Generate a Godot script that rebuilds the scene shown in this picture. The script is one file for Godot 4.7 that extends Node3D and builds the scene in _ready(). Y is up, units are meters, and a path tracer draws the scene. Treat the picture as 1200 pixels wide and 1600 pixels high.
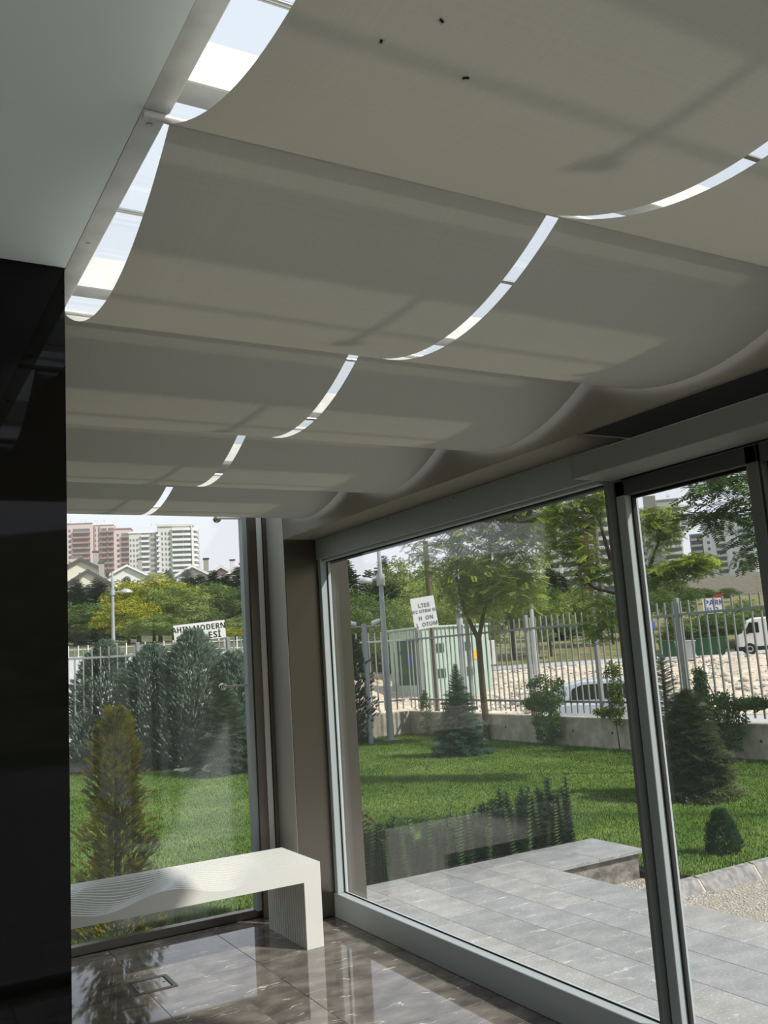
extends Node3D

# Entrance vestibule: slung fabric canopies under a glass roof, bench, sliding door, garden and town outside.
var M := {}
var rng := RandomNumberGenerator.new()
var used := {}
var T := Transform3D()
var uvo := Vector2.ZERO
var bands := []


func _ready() -> void:
	rng.seed = 7
	setup_view()
	materials()
	shell()
	glazing()
	skylight()
	canopies()
	bench()
	floor_hatch()
	terrain()
	garden()
	fences()
	shrubs()
	locusts()
	street_things()
	far_trees()
	buildings()


func setup_view() -> void:
	var cam := Camera3D.new()
	cam.name = "camera"
	cam.fov = 59.042
	cam.near = 0.05
	cam.far = 2000.0
	cam.position = Vector3(0, 1.65, 0)
	cam.rotation = Vector3(0.15785, -0.52903, -0.06591)
	add_child(cam)
	cam.current = true
	var sky_mat := ProceduralSkyMaterial.new()
	sky_mat.sky_top_color = Color(0.855, 0.90, 0.955)
	sky_mat.sky_horizon_color = Color(0.935, 0.945, 0.965)
	sky_mat.sky_curve = 0.25
	sky_mat.ground_bottom_color = Color(0.45, 0.45, 0.42)
	sky_mat.ground_horizon_color = Color(0.8, 0.82, 0.84)
	sky_mat.sun_angle_max = 8.0
	sky_mat.sky_energy_multiplier = 0.90
	var sky := Sky.new()
	sky.sky_material = sky_mat
	var env := Environment.new()
	env.background_mode = Environment.BG_SKY
	env.sky = sky
	env.tonemap_mode = Environment.TONE_MAPPER_LINEAR
	env.tonemap_exposure = 1.42
	env.sdfgi_enabled = true
	env.ssao_enabled = true
	env.ssil_enabled = true
	var we := WorldEnvironment.new()
	we.name = "world"
	we.environment = env
	add_child(we)
	var sun := DirectionalLight3D.new()
	sun.name = "sun"
	sun.light_color = Color(1.0, 0.985, 0.96)
	sun.light_energy = 1.22
	sun.light_angular_distance = 2.5
	sun.shadow_enabled = true
	sun.sky_mode = DirectionalLight3D.SKY_MODE_LIGHT_ONLY
	add_child(sun)
	sun.look_at_from_position(Vector3(0.448, 0.681, 0.579) * 10.0, Vector3.ZERO)


# ---------------------------------------------------------------- helpers
func numbered(n: String) -> String:
	if not used.has(n):
		used[n] = 1
		return n
	used[n] += 1
	return "%s_%03d" % [n, used[n] - 1]


func tag(o: Node, label: String, category: String, group := "", kind := "") -> Node:
	o.set_meta("label", label)
	o.set_meta("category", category)
	if group != "":
		o.set_meta("group", group)
	if kind != "":
		o.set_meta("kind", kind)
	return o


func thing(called: String, label: String, category: String, at := Vector3.ZERO, turn := 0.0, group := "", kind := "") -> Node3D:
	var o := Node3D.new()
	o.name = numbered(called)
	o.position = at
	o.rotation.y = turn
	add_child(o)
	tag(o, label, category, group, kind)
	return o


func st() -> SurfaceTool:
	var s := SurfaceTool.new()
	s.begin(Mesh.PRIMITIVE_TRIANGLES)
	return s


func part(called: String, s: Variant, m: Material, parent: Node = null) -> MeshInstance3D:
	var o := MeshInstance3D.new()
	o.mesh = s.commit() if s is SurfaceTool else s
	o.material_override = m
	if parent == null:
		o.name = numbered(called)
		add_child(o)
	else:
		o.name = called
		parent.add_child(o, true)
	return o


func struct(called: String, s: Variant, m: Material, label: String, category: String) -> MeshInstance3D:
	var o := part(called, s, m)
	tag(o, label, category, "", "structure")
	return o


func multi(called: String, mesh: Mesh, m: Material, xf: Array, cols: Array, parent: Node) -> MultiMeshInstance3D:
	var mm := MultiMesh.new()
	mm.transform_format = MultiMesh.TRANSFORM_3D
	mm.use_colors = true
	mm.mesh = mesh
	mm.instance_count = xf.size()
	for i in xf.size():
		mm.set_instance_transform(i, xf[i])
		mm.set_instance_color(i, cols[i])
	var o := MultiMeshInstance3D.new()
	o.multimesh = mm
	o.material_override = m
	o.set_meta("kind", "stuff")
	if parent == null:
		o.name = numbered(called)
		add_child(o)
	else:
		o.name = called
		parent.add_child(o, true)
	return o


func emit(s: SurfaceTool, pt: Vector3, n: Vector3, uv: Vector2) -> void:
	s.set_normal((T.basis * n).normalized())
	s.set_uv(uv + uvo)
	s.add_vertex(T * pt)


func plan(pt: Vector3, n: Vector3) -> Vector2:
	var a := n.abs()
	if a.y >= a.x and a.y >= a.z:
		return Vector2(pt.x, pt.z)
	return Vector2(pt.z, -pt.y) if a.x > a.z else Vector2(pt.x, -pt.y)


func tri(s: SurfaceTool, p: Array, n: Array, uv: Array) -> void:
	var g: Vector3 = (p[1] - p[0]).cross(p[2] - p[0])
	var o := [0, 1, 2] if g.dot(n[0] + n[1] + n[2]) < 0.0 else [0, 2, 1]
	for k in o:
		emit(s, p[k], n[k], uv[k])


func poly(s: SurfaceTool, pts: Array, n: Vector3) -> void:
	for i in range(1, pts.size() - 1):
		tri(s, [pts[0], pts[i], pts[i + 1]], [n, n, n], [plan(pts[0], n), plan(pts[i], n), plan(pts[i + 1], n)])


func flat(s: SurfaceTool, pts: Array, away := Vector3.ZERO) -> void:
	# a flat face; its normal points away from the given point
	var n: Vector3 = (pts[1] - pts[0]).cross(pts[2] - pts[0]).normalized()
	var c := Vector3.ZERO
	for q in pts:
		c += q / pts.size()
	if n.dot(c - away) < 0.0:
		n = -n
	poly(s, pts, n)


func box(s: SurfaceTool, a: Vector3, b: Vector3, bev := 0.0) -> void:
	var c := (a + b) * 0.5
	var h := (b - a) * 0.5
	bev = minf(bev, minf(h.x, minf(h.y, h.z)) * 0.9)
	for ax in 3:
		var u := (ax + 1) % 3
		var w := (ax + 2) % 3
		for sg in [-1.0, 1.0]:
			var n := Vector3.ZERO
			n[ax] = sg
			var q := []
			for e in [[-1, -1], [1, -1], [1, 1], [-1, 1]]:
				var v := Vector3.ZERO
				v[ax] = sg * h[ax]
				v[u] = e[0] * (h[u] - bev)
				v[w] = e[1] * (h[w] - bev)
				q.append(c + v)
			poly(s, q, n)
			if bev <= 0.0 or sg < 0.0:
				continue
		if bev <= 0.0:
			continue
		for s1 in [-1.0, 1.0]:
			for s2 in [-1.0, 1.0]:
				var n2 := Vector3.ZERO
				n2[u] = s1
				n2[w] = s2
				var q2 := []
				for e in [[-1, 0], [1, 0], [1, 1], [-1, 1]]:
					var v2 := Vector3.ZERO
					v2[ax] = e[0] * (h[ax] - bev)
					v2[u] = s1 * (h[u] - (bev if e[1] == 0 else 0.0))
					v2[w] = s2 * (h[w] - (0.0 if e[1] == 0 else bev))
					q2.append(c + v2)
				poly(s, q2, n2.normalized())
	if bev > 0.0:
		for sx in [-1.0, 1.0]:
			for sy in [-1.0, 1.0]:
				for sz in [-1.0, 1.0]:
					var k := Vector3(sx, sy, sz)
					var q3 := []
					for ax in 3:
						var v3 := k * (h - Vector3.ONE * bev)
						v3[ax] = k[ax] * h[ax]
						q3.append(c + v3)
					poly(s, q3, k.normalized())


func bx(a: Vector3, b: Vector3, bev := 0.0) -> SurfaceTool:
	var s := st()
	box(s, a, b, bev)
	return s


func tube(s: SurfaceTool, pts: Array, radii: Array, sides := 8, caps := true) -> void:
	var rings := []
	var up := Vector3.UP
	for i in pts.size():
		var d: Vector3 = (pts[mini(i + 1, pts.size() - 1)] - pts[maxi(i - 1, 0)]).normalized()
		if absf(d.dot(up)) > 0.95:
			up = Vector3.RIGHT if absf(d.x) < 0.8 else Vector3.FORWARD
		var x := d.cross(up).normalized()
		up = x.cross(d).normalized()
		var ring := []
		for k in sides + 1:
			var a := TAU * k / sides
			ring.append(x * cos(a) + up * sin(a))
		rings.append(ring)
	for i in pts.size() - 1:
		for k in sides:
			var n0: Vector3 = rings[i][k]
			var n1: Vector3 = rings[i][k + 1]
			var m0: Vector3 = rings[i + 1][k]
			var m1: Vector3 = rings[i + 1][k + 1]
			var a0: Vector3 = pts[i] + n0 * radii[i]
			var a1: Vector3 = pts[i] + n1 * radii[i]
			var b0: Vector3 = pts[i + 1] + m0 * radii[i + 1]
			var b1: Vector3 = pts[i + 1] + m1 * radii[i + 1]
			var u0 := float(k) / sides
			var u1 := float(k + 1) / sides
			tri(s, [a0, a1, b1], [n0, n1, m1], [Vector2(u0, i), Vector2(u1, i), Vector2(u1, i + 1)])
			tri(s, [a0, b1, b0], [n0, m1, m0], [Vector2(u0, i), Vector2(u1, i + 1), Vector2(u0, i + 1)])
	if caps:
		for e in [0, pts.size() - 1]:
			if radii[e] < 0.0005:
				continue
			var o: Vector3 = pts[1] if e == 0 else pts[pts.size() - 2]
			var ring := []
			for k in sides:
				ring.append(pts[e] + rings[e][k] * radii[e])
			poly(s, ring, (pts[e] - o).normalized())


func rod(a: Vector3, b: Vector3, r: float, sides := 8) -> SurfaceTool:
	var s := st()
	tube(s, [a, b], [r, r], sides)
	return s


func lathe(s: SurfaceTool, prof: Array, sides := 16) -> void:
	# prof: [radius, height] from one end to the other
	for i in prof.size() - 1:
		var r0: float = prof[i][0]
		var r1: float = prof[i + 1][0]
		var y0: float = prof[i][1]
		var y1: float = prof[i + 1][1]
		var nn := Vector2(y1 - y0, r0 - r1).normalized()
		for k in sides:
			var a0 := TAU * k / sides
			var a1 := TAU * (k + 1) / sides
			var d0 := Vector3(cos(a0), 0, sin(a0))
			var d1 := Vector3(cos(a1), 0, sin(a1))
			var n0 := d0 * nn.x + Vector3.UP * nn.y
			var n1 := d1 * nn.x + Vector3.UP * nn.y
			var p0 := d0 * r0 + Vector3.UP * y0
			var p1 := d1 * r0 + Vector3.UP * y0
			var q0 := d0 * r1 + Vector3.UP * y1
			var q1 := d1 * r1 + Vector3.UP * y1
			var z := Vector2.ZERO
			if r0 > 0.0001:
				tri(s, [p0, p1, q1], [n0, n1, n1], [z, z, z])
			if r1 > 0.0001:
				tri(s, [p0, q1, q0], [n0, n1, n0], [z, z, z])


func prism(s: SurfaceTool, outline: Array, dir: Vector3, flip_in := false) -> void:
	# an outline (flat, in order, near convex) pushed along dir
	var c := Vector3.ZERO
	for q in outline:
		c += q / outline.size()
	c += dir * 0.5
	var tris := Geometry2D.triangulate_polygon(PackedVector2Array(outline.map(func(q: Vector3): return Vector2(q.dot(_u(dir)), q.dot(_w(dir))))))
	var n := dir.normalized()
	for k in range(0, tris.size(), 3):
		poly(s, [outline[tris[k]], outline[tris[k + 1]], outline[tris[k + 2]]], -n)
		poly(s, [outline[tris[k]] + dir, outline[tris[k + 1]] + dir, outline[tris[k + 2]] + dir], n)
	var turn := 0.0
	for i in outline.size():
		turn += (outline[i] - c).cross(outline[(i + 1) % outline.size()] - c).dot(n)
	for i in outline.size():
		var a: Vector3 = outline[i]
		var b: Vector3 = outline[(i + 1) % outline.size()]
		var side := (b - a).cross(n).normalized() * (1.0 if turn > 0.0 else -1.0)
		poly(s, [a, b, b + dir, a + dir], side)


func _u(d: Vector3) -> Vector3:
	return d.cross(Vector3.UP if absf(d.normalized().y) < 0.9 else Vector3.RIGHT).normalized()


func _w(d: Vector3) -> Vector3:
	return d.normalized().cross(_u(d))


func text(words: String, height: float, xf: Transform3D, m: Material, parent: Node) -> void:
	var t := TextMesh.new()
	var fnt := SystemFont.new()
	fnt.font_names = PackedStringArray(["Droid Sans"])
	fnt.font_weight = 700
	t.font = fnt
	t.text = words
	t.font_size = 48
	t.pixel_size = height / 34.0
	t.depth = height * 0.03
	var o := MeshInstance3D.new()
	o.name = "lettering"
	o.mesh = t
	o.material_override = m
	o.transform = xf
	parent.add_child(o, true)


func rr(a: float, b: float) -> float:
	return rng.randf_range(a, b)


# ---------------------------------------------------------------- materials
func mat(col: Color, rough := 0.7, metal := 0.0) -> StandardMaterial3D:
	var m := StandardMaterial3D.new()
	m.albedo_color = col
	m.roughness = rough
	m.metallic = metal
	return m


func leafy(col: Color, back := 0.5) -> StandardMaterial3D:
	var m := mat(col, 0.85)
	m.metallic_specular = 0.25
	m.vertex_color_use_as_albedo = true
	m.backlight_enabled = true
	m.backlight = Color(back, back, back)
	m.cull_mode = BaseMaterial3D.CULL_DISABLED
	return m


func stone_image(base: Color, cloud: float, vein: Color, amount: float, seed_: int, fleck: float) -> ImageTexture:
	var n1 := FastNoiseLite.new()
	n1.seed = seed_
	n1.frequency = 0.006
	n1.fractal_octaves = 5
	var n2 := FastNoiseLite.new()
	n2.seed = seed_ + 3
	n2.frequency = 0.0035
	n2.fractal_octaves = 4
	var n3 := FastNoiseLite.new()
	n3.seed = seed_ + 9
	n3.frequency = 0.009
	n3.fractal_octaves = 2
	var g := RandomNumberGenerator.new()
	g.seed = seed_
	var w := 1024
	var im := Image.create(w, w, false, Image.FORMAT_RGB8)
	for y in w:
		for x in w:
			var c := n1.get_noise_2d(x, y * 1.6)
			var col := base * (1.0 + cloud * c + 0.05 * (g.randf() - 0.5))
			# veins: thin, broken, lying along x
			var v := absf(n2.get_noise_2d(x * 0.45, y * 2.6 + 60.0 * c))
			var keep := clampf((n3.get_noise_2d(x * 0.5, y * 1.6) - 0.02) * 5.0, 0.0, 1.0)
			var k := clampf(1.0 - v / (0.008 + 0.018 * keep), 0.0, 1.0) * keep * amount
			if fleck > 0.0:
				var f := n3.get_noise_2d(x * 9.0 + 300.0, y * 9.0)
				k = maxf(k, clampf((f - 0.42) * 8.0, 0.0, 1.0) * fleck)
			col = col.lerp(vein, k)
			im.set_pixel(x, y, col)
	im.generate_mipmaps()
	return ImageTexture.create_from_image(im)


func weave_image() -> Array:
	var g := RandomNumberGenerator.new()
	g.seed = 5
	var w := 512
	var rows := []
	var cols := []
	for i in w / 2:
		rows.append(g.randf())
		cols.append(g.randf())
	var im := Image.create(w, w, false, Image.FORMAT_RGB8)
	var hm := Image.create(w, w, false, Image.FORMAT_RGB8)
	for y in w:
		for x in w:
			var over := (x / 2 + y / 2) % 2 == 0
			var t: float = rows[y / 2] if over else cols[x / 2]
			var v := 0.955 + 0.045 * t + 0.02 * (g.randf() - 0.5)
			im.set_pixel(x, y, Color(v, v, v))
			var h := (0.75 if over else 0.5) + 0.25 * t
			hm.set_pixel(x, y, Color(h, h, h))
	hm.bump_map_to_normal_map(1.5)
	return [ImageTexture.create_from_image(im), ImageTexture.create_from_image(hm)]


func noise_tex(freq: float, a: Color, b: Color, seed_ := 1, octaves := 4, size := 512) -> NoiseTexture2D:
	var n := FastNoiseLite.new()
	n.seed = seed_
	n.frequency = freq
	n.fractal_octaves = octaves
	var t := NoiseTexture2D.new()
	t.width = size
	t.height = size
	t.seamless = true
	t.noise = n
	var r := Gradient.new()
	r.offsets = PackedFloat32Array([0.25, 0.75])
	r.colors = PackedColorArray([a, b])
	t.color_ramp = r
	return t


func grainy(col_a: Color, col_b: Color, freq: float, scale: float, rough := 0.9, seed_ := 1) -> StandardMaterial3D:
	var m := mat(Color.WHITE, rough)
	m.albedo_texture = noise_tex(freq, col_a, col_b, seed_)
	m.uv1_triplanar = true
	m.uv1_world_triplanar = true
	m.uv1_scale = Vector3.ONE * scale
	return m


func steel(col: Color, rough: float) -> StandardMaterial3D:
	var m := mat(col, rough, 1.0)
	m.anisotropy_enabled = true
	m.anisotropy = 0.5
	return m


func materials() -> void:
	M.marble = mat(Color.WHITE, 0.05)
	M.marble.albedo_texture = stone_image(Color(0.43, 0.405, 0.375), 0.4, Color(0.88, 0.86, 0.82), 1.0, 11, 0.0)
	M.marble.metallic_specular = 0.7
	M.marble.uv1_scale = Vector3(0.55, 0.55, 1)
	M.deck = mat(Color.WHITE, 0.42)
	M.deck.albedo_texture = stone_image(Color(0.59, 0.59, 0.585), 0.13, Color(0.86, 0.86, 0.84), 0.8, 23, 0.5)
	M.deck.uv1_scale = Vector3(0.6, 0.6, 1)
	M.deck_pale = M.deck.duplicate()
	M.deck_pale.albedo_color = Color(1.0, 0.99, 0.97)
	M.deck_dark = M.deck.duplicate()
	M.deck_dark.albedo_color = Color(0.915, 0.915, 0.91)
	M.deck.albedo_color = Color(0.95, 0.95, 0.95)
	M.riser = mat(Color.WHITE, 0.5)
	M.riser.albedo_texture = stone_image(Color(0.44, 0.42, 0.40), 0.5, Color(0.7, 0.69, 0.66), 0.9, 31, 0.7)
	M.forecourt = grainy(Color(0.36, 0.36, 0.35), Color(0.44, 0.44, 0.43), 0.03, 0.4)
	M.grout = mat(Color(0.30, 0.28, 0.26), 0.8)
	M.deck_grout = mat(Color(0.76, 0.75, 0.72), 0.9)
	var wv := weave_image()
	M.fabric = mat(Color(0.74, 0.745, 0.72), 0.9)
	M.fabric.albedo_texture = wv[0]
	M.fabric.normal_enabled = true
	M.fabric.normal_texture = wv[1]
	M.fabric.normal_scale = 0.4
	M.fabric.uv1_scale = Vector3(3.6, 3.6, 1)
	M.fabric.backlight_enabled = true
	M.fabric.backlight = Color(0.50, 0.48, 0.43)
	M.fabric.cull_mode = BaseMaterial3D.CULL_DISABLED
	M.ceiling = mat(Color(0.88, 0.92, 0.915), 0.7)
	M.wall = grainy(Color(0.80, 0.79, 0.76), Color(0.84, 0.83, 0.80), 0.02, 0.5)
	M.bulkhead = mat(Color(0.58, 0.55, 0.49), 0.4)
	M.black_glass = mat(Color(0.012, 0.012, 0.013), 0.03)
	M.black_glass.metallic_specular = 0.36
	M.black = mat(Color(0.02, 0.02, 0.02), 0.6)
	M.frame = mat(Color(0.66, 0.69, 0.69), 0.45)
	M.frame_mid = mat(Color(0.44, 0.45, 0.44), 0.5)
	M.frame_dark = mat(Color(0.30, 0.31, 0.30), 0.5)
	M.operator = mat(Color(0.52, 0.53, 0.50), 0.5)
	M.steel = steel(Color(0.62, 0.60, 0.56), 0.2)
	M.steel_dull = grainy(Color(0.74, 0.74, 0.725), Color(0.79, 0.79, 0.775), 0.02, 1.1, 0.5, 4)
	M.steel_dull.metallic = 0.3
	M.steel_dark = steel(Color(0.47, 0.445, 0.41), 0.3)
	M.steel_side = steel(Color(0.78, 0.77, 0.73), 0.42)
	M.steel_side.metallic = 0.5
	M.chrome = mat(Color(0.75, 0.74, 0.72), 0.15, 1.0)
	M.white_metal = mat(Color(0.87, 0.87, 0.85), 0.35)
	M.glass = mat(Color(0.92, 0.97, 0.95, 0.05), 0.0)
	M.glass.metallic_specular = 0.42
	M.glass.transparency = BaseMaterial3D.TRANSPARENCY_ALPHA
	M.blind = mat(Color(0.92, 0.92, 0.90), 0.9)
	M.blind.backlight_enabled = true
	M.blind.backlight = Color(0.9, 0.9, 0.88)
	M.insect = mat(Color(0.03, 0.025, 0.02), 0.7)
	M.bench = mat(Color(0.86, 0.86, 0.83), 0.35)
	M.hatch = mat(Color(0.30, 0.30, 0.29), 0.35, 0.6)
	M.grass = leafy(Color.WHITE, 0.45)
	M.soil = grainy(Color(0.09, 0.13, 0.035), Color(0.15, 0.19, 0.06), 0.03, 0.8)
	M.concrete = grainy(Color(0.60, 0.575, 0.51), Color(0.70, 0.675, 0.61), 0.015, 0.45, 0.9, 8)
	M.gravel = grainy(Color(0.50, 0.47, 0.42), Color(0.68, 0.64, 0.57), 0.2, 1.5, 0.95, 9)
	M.stone = mat(Color.WHITE, 0.9)
	M.stone.vertex_color_use_as_albedo = true
	M.mortar = mat(Color(0.76, 0.71, 0.60), 0.95)
	M.kerb = grainy(Color(0.42, 0.42, 0.41), Color(0.60, 0.59, 0.57), 0.02, 1.2, 0.85, 10)
	M.asphalt = grainy(Color(0.62, 0.62, 0.62), Color(0.70, 0.70, 0.70), 0.05, 0.3, 0.95, 12)
	M.rubble = grainy(Color(0.66, 0.60, 0.51), Color(0.82, 0.76, 0.68), 0.03, 0.12, 0.95, 13)
	M.dry_grass = grainy(Color(0.30, 0.33, 0.13), Color(0.52, 0.47, 0.26), 0.02, 0.06, 0.95, 14)
	M.hill = grainy(Color(0.22, 0.27, 0.12), Color(0.40, 0.38, 0.24), 0.02, 0.02, 0.95, 15)
	M.fence = mat(Color(0.56, 0.57, 0.56), 0.45, 0.3)
	M.pole = mat(Color(0.68, 0.70, 0.71), 0.4, 0.2)
	M.white = mat(Color(0.88, 0.88, 0.87), 0.5)
	M.bark = grainy(Color(0.20, 0.15, 0.11), Color(0.36, 0.29, 0.22), 0.04, 3.0, 0.95, 16)
	M.leaf = leafy(Color.WHITE, 0.6)
	M.needle = leafy(Color.WHITE, 0.5)
	M.kiosk = mat(Color(0.63, 0.71, 0.66), 0.6)
	M.kiosk_door = mat(Color(0.12, 0.26, 0.22), 0.6)
	M.yellow = mat(Color(0.85, 0.65, 0.15), 0.6)
	M.blue = mat(Color(0.12, 0.20, 0.60), 0.6)
	M.red = mat(Color(0.65, 0.12, 0.12), 0.6)
	M.bin = mat(Color(0.08, 0.30, 0.15), 0.5)
	M.car = mat(Color(0.78, 0.80, 0.82), 0.25, 0.3)
	M.car_glass = mat(Color(0.05, 0.08, 0.07), 0.05)
	M.rubber = mat(Color(0.03, 0.03, 0.03), 0.8)
	M.pink = mat(Color(0.80, 0.725, 0.715), 0.9)
	M.brick = mat(Color(0.635, 0.475, 0.455), 0.9)
	M.beige = mat(Color(0.79, 0.78, 0.755), 0.9)
	M.cream = mat(Color(0.85, 0.82, 0.74), 0.9)
	M.pale = mat(Color(0.85, 0.85, 0.83), 0.9)
	M.brown = mat(Color(0.42, 0.30, 0.27), 0.9)
	M.grey_render = mat(Color(0.62, 0.61, 0.58), 0.9)
	M.pane_dark = mat(Color(0.40, 0.42, 0.43), 0.3)
	M.roof_tile = mat(Color(0.45, 0.28, 0.22), 0.9)
	M.roof_dark = mat(Color(0.25, 0.22, 0.20), 0.9)


# ---------------------------------------------------------------- the room
func shell() -> void:
	# floor: polished stone tiles on a dark bed
	var fl := struct("floor", bx(Vector3(-3.6, -0.3, -6.05), Vector3(2.713, -0.012, 0.9)), M.grout, "polished grey brown marble floor with white veins and tight joints", "floor")
	var xs := [2.713, 2.607]
	while xs[-1] > -3.5:
		xs.append(maxf(xs[-1] - 0.632, -3.6))
	for i in xs.size() - 1:
		var z := -5.95
		var z2 := -5.095
		while z < 0.85:
			uvo = Vector2(rr(0, 4), rr(0, 4))
			part("tile", bx(Vector3(xs[i + 1] + 0.0012, -0.012, z + 0.0012), Vector3(xs[i] - 0.0012, 0.0, z2 - 0.0012), 0.0012), M.marble, fl)
			z = z2
			z2 = minf(z2 + 1.264, 0.9)
	uvo = Vector2.ZERO
	# ceiling on the left, level with the underside of the steel rail
	var c := st()
	box(c, Vector3(-3.6, 2.70, -2.31), Vector3(0.4398, 3.2, 0.9))
	struct("ceiling", c, M.ceiling, "smooth pale grey painted ceiling left of the canopies", "ceiling")
	# block clad in black glass panels on the left
	var w := struct("wall_left", bx(Vector3(-3.6, -0.05, -6.05), Vector3(0.425, 3.2, -2.322)), M.black, "tall glossy black glass clad wall at the left edge", "wall")
	for k in 4:
		part("panel", bx(Vector3(0.438 - 1.01 * (k + 1) + 0.003, 0.0, -2.322), Vector3(0.438 - 1.01 * k, 2.698, -2.31), 0.001), M.black_glass, w)
	part("panel", bx(Vector3(0.425, 0.0, -6.0), Vector3(0.438, 2.698, -2.322), 0.001), M.black_glass, w)
	var sw := thing("window_6", "glazed side of the room to the left of the viewer", "window", Vector3(-3.65, 0, -0.7), 0.0, "", "structure")
	part("pane", bx(Vector3(-0.006, 0.05, -1.6), Vector3(0.006, 3.1, 1.6)), M.glass, sw)
	part("sill_frame", bx(Vector3(-0.04, -0.3, -1.62), Vector3(0.04, 0.05, 1.62), 0.002), M.steel, sw)
	part("post", bx(Vector3(-0.04, 0.05, -0.03), Vector3(0.04, 3.1, 0.03), 0.002), M.steel, sw)
	struct("side_paving", bx(Vector3(-12.0, -0.4, -6.0), Vector3(-3.7, -0.02, 3.0)), M.deck, "pale stone paving outside the left side", "paving")
	# bulkhead over the shop front, its soffit, and the dark space above the door
	var b := struct("trim_1", bx(Vector3(2.476, 2.48, -5.615), Vector3(2.50, 3.10, 0.9), 0.002), M.bulkhead, "grey brown metal bulkhead beside the canopies above the shop front", "bulkhead")
	part("soffit", bx(Vector3(2.476, 2.476, -5.615), Vector3(2.80, 2.482, -2.66), 0.001), M.bulkhead, b)
	struct("wall_right", bx(Vector3(2.80, 2.31, -5.66), Vector3(2.84, 3.10, 0.9)), M.black, "dark wall above the right hand shop front", "wall")
	# corner column in brushed steel
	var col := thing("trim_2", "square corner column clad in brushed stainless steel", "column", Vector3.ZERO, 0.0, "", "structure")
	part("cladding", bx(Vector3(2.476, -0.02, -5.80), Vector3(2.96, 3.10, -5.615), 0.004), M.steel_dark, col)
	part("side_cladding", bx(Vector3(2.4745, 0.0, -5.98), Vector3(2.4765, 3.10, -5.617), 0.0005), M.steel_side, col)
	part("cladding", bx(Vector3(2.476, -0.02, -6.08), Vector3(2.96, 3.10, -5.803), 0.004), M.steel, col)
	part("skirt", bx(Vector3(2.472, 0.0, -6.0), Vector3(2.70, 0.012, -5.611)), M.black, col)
	# steel rail that carries the batten rods
	var r := struct("trim_3", bx(Vector3(0.440, 2.70, -6.05), Vector3(0.490, 2.80, -1.56), 0.002), M.steel_dull, "long dull stainless steel rail along the edge of the ceiling", "rail")
	part("rail_length", bx(Vector3(0.440, 2.702, -1.557), Vector3(0.492, 2.80, 0.9), 0.002), M.steel_dull, r)
	for k in 12:
		var z := -6.0 + k * 0.55
		part("screw", rod(Vector3(0.465, 2.6985, z), Vector3(0.465, 2.704, z), 0.006), M.steel, r)
	struct("threshold", bx(Vector3(2.66, -0.3, -6.08), Vector3(3.0, -0.002, 0.9)), M.riser, "stone threshold below the shop front frames", "threshold")
	struct("sill_base", bx(Vector3(0.3, -0.3, -6.12), Vector3(2.96, -0.002, -5.96)), M.riser, "stone base below the garden window", "base")


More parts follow.
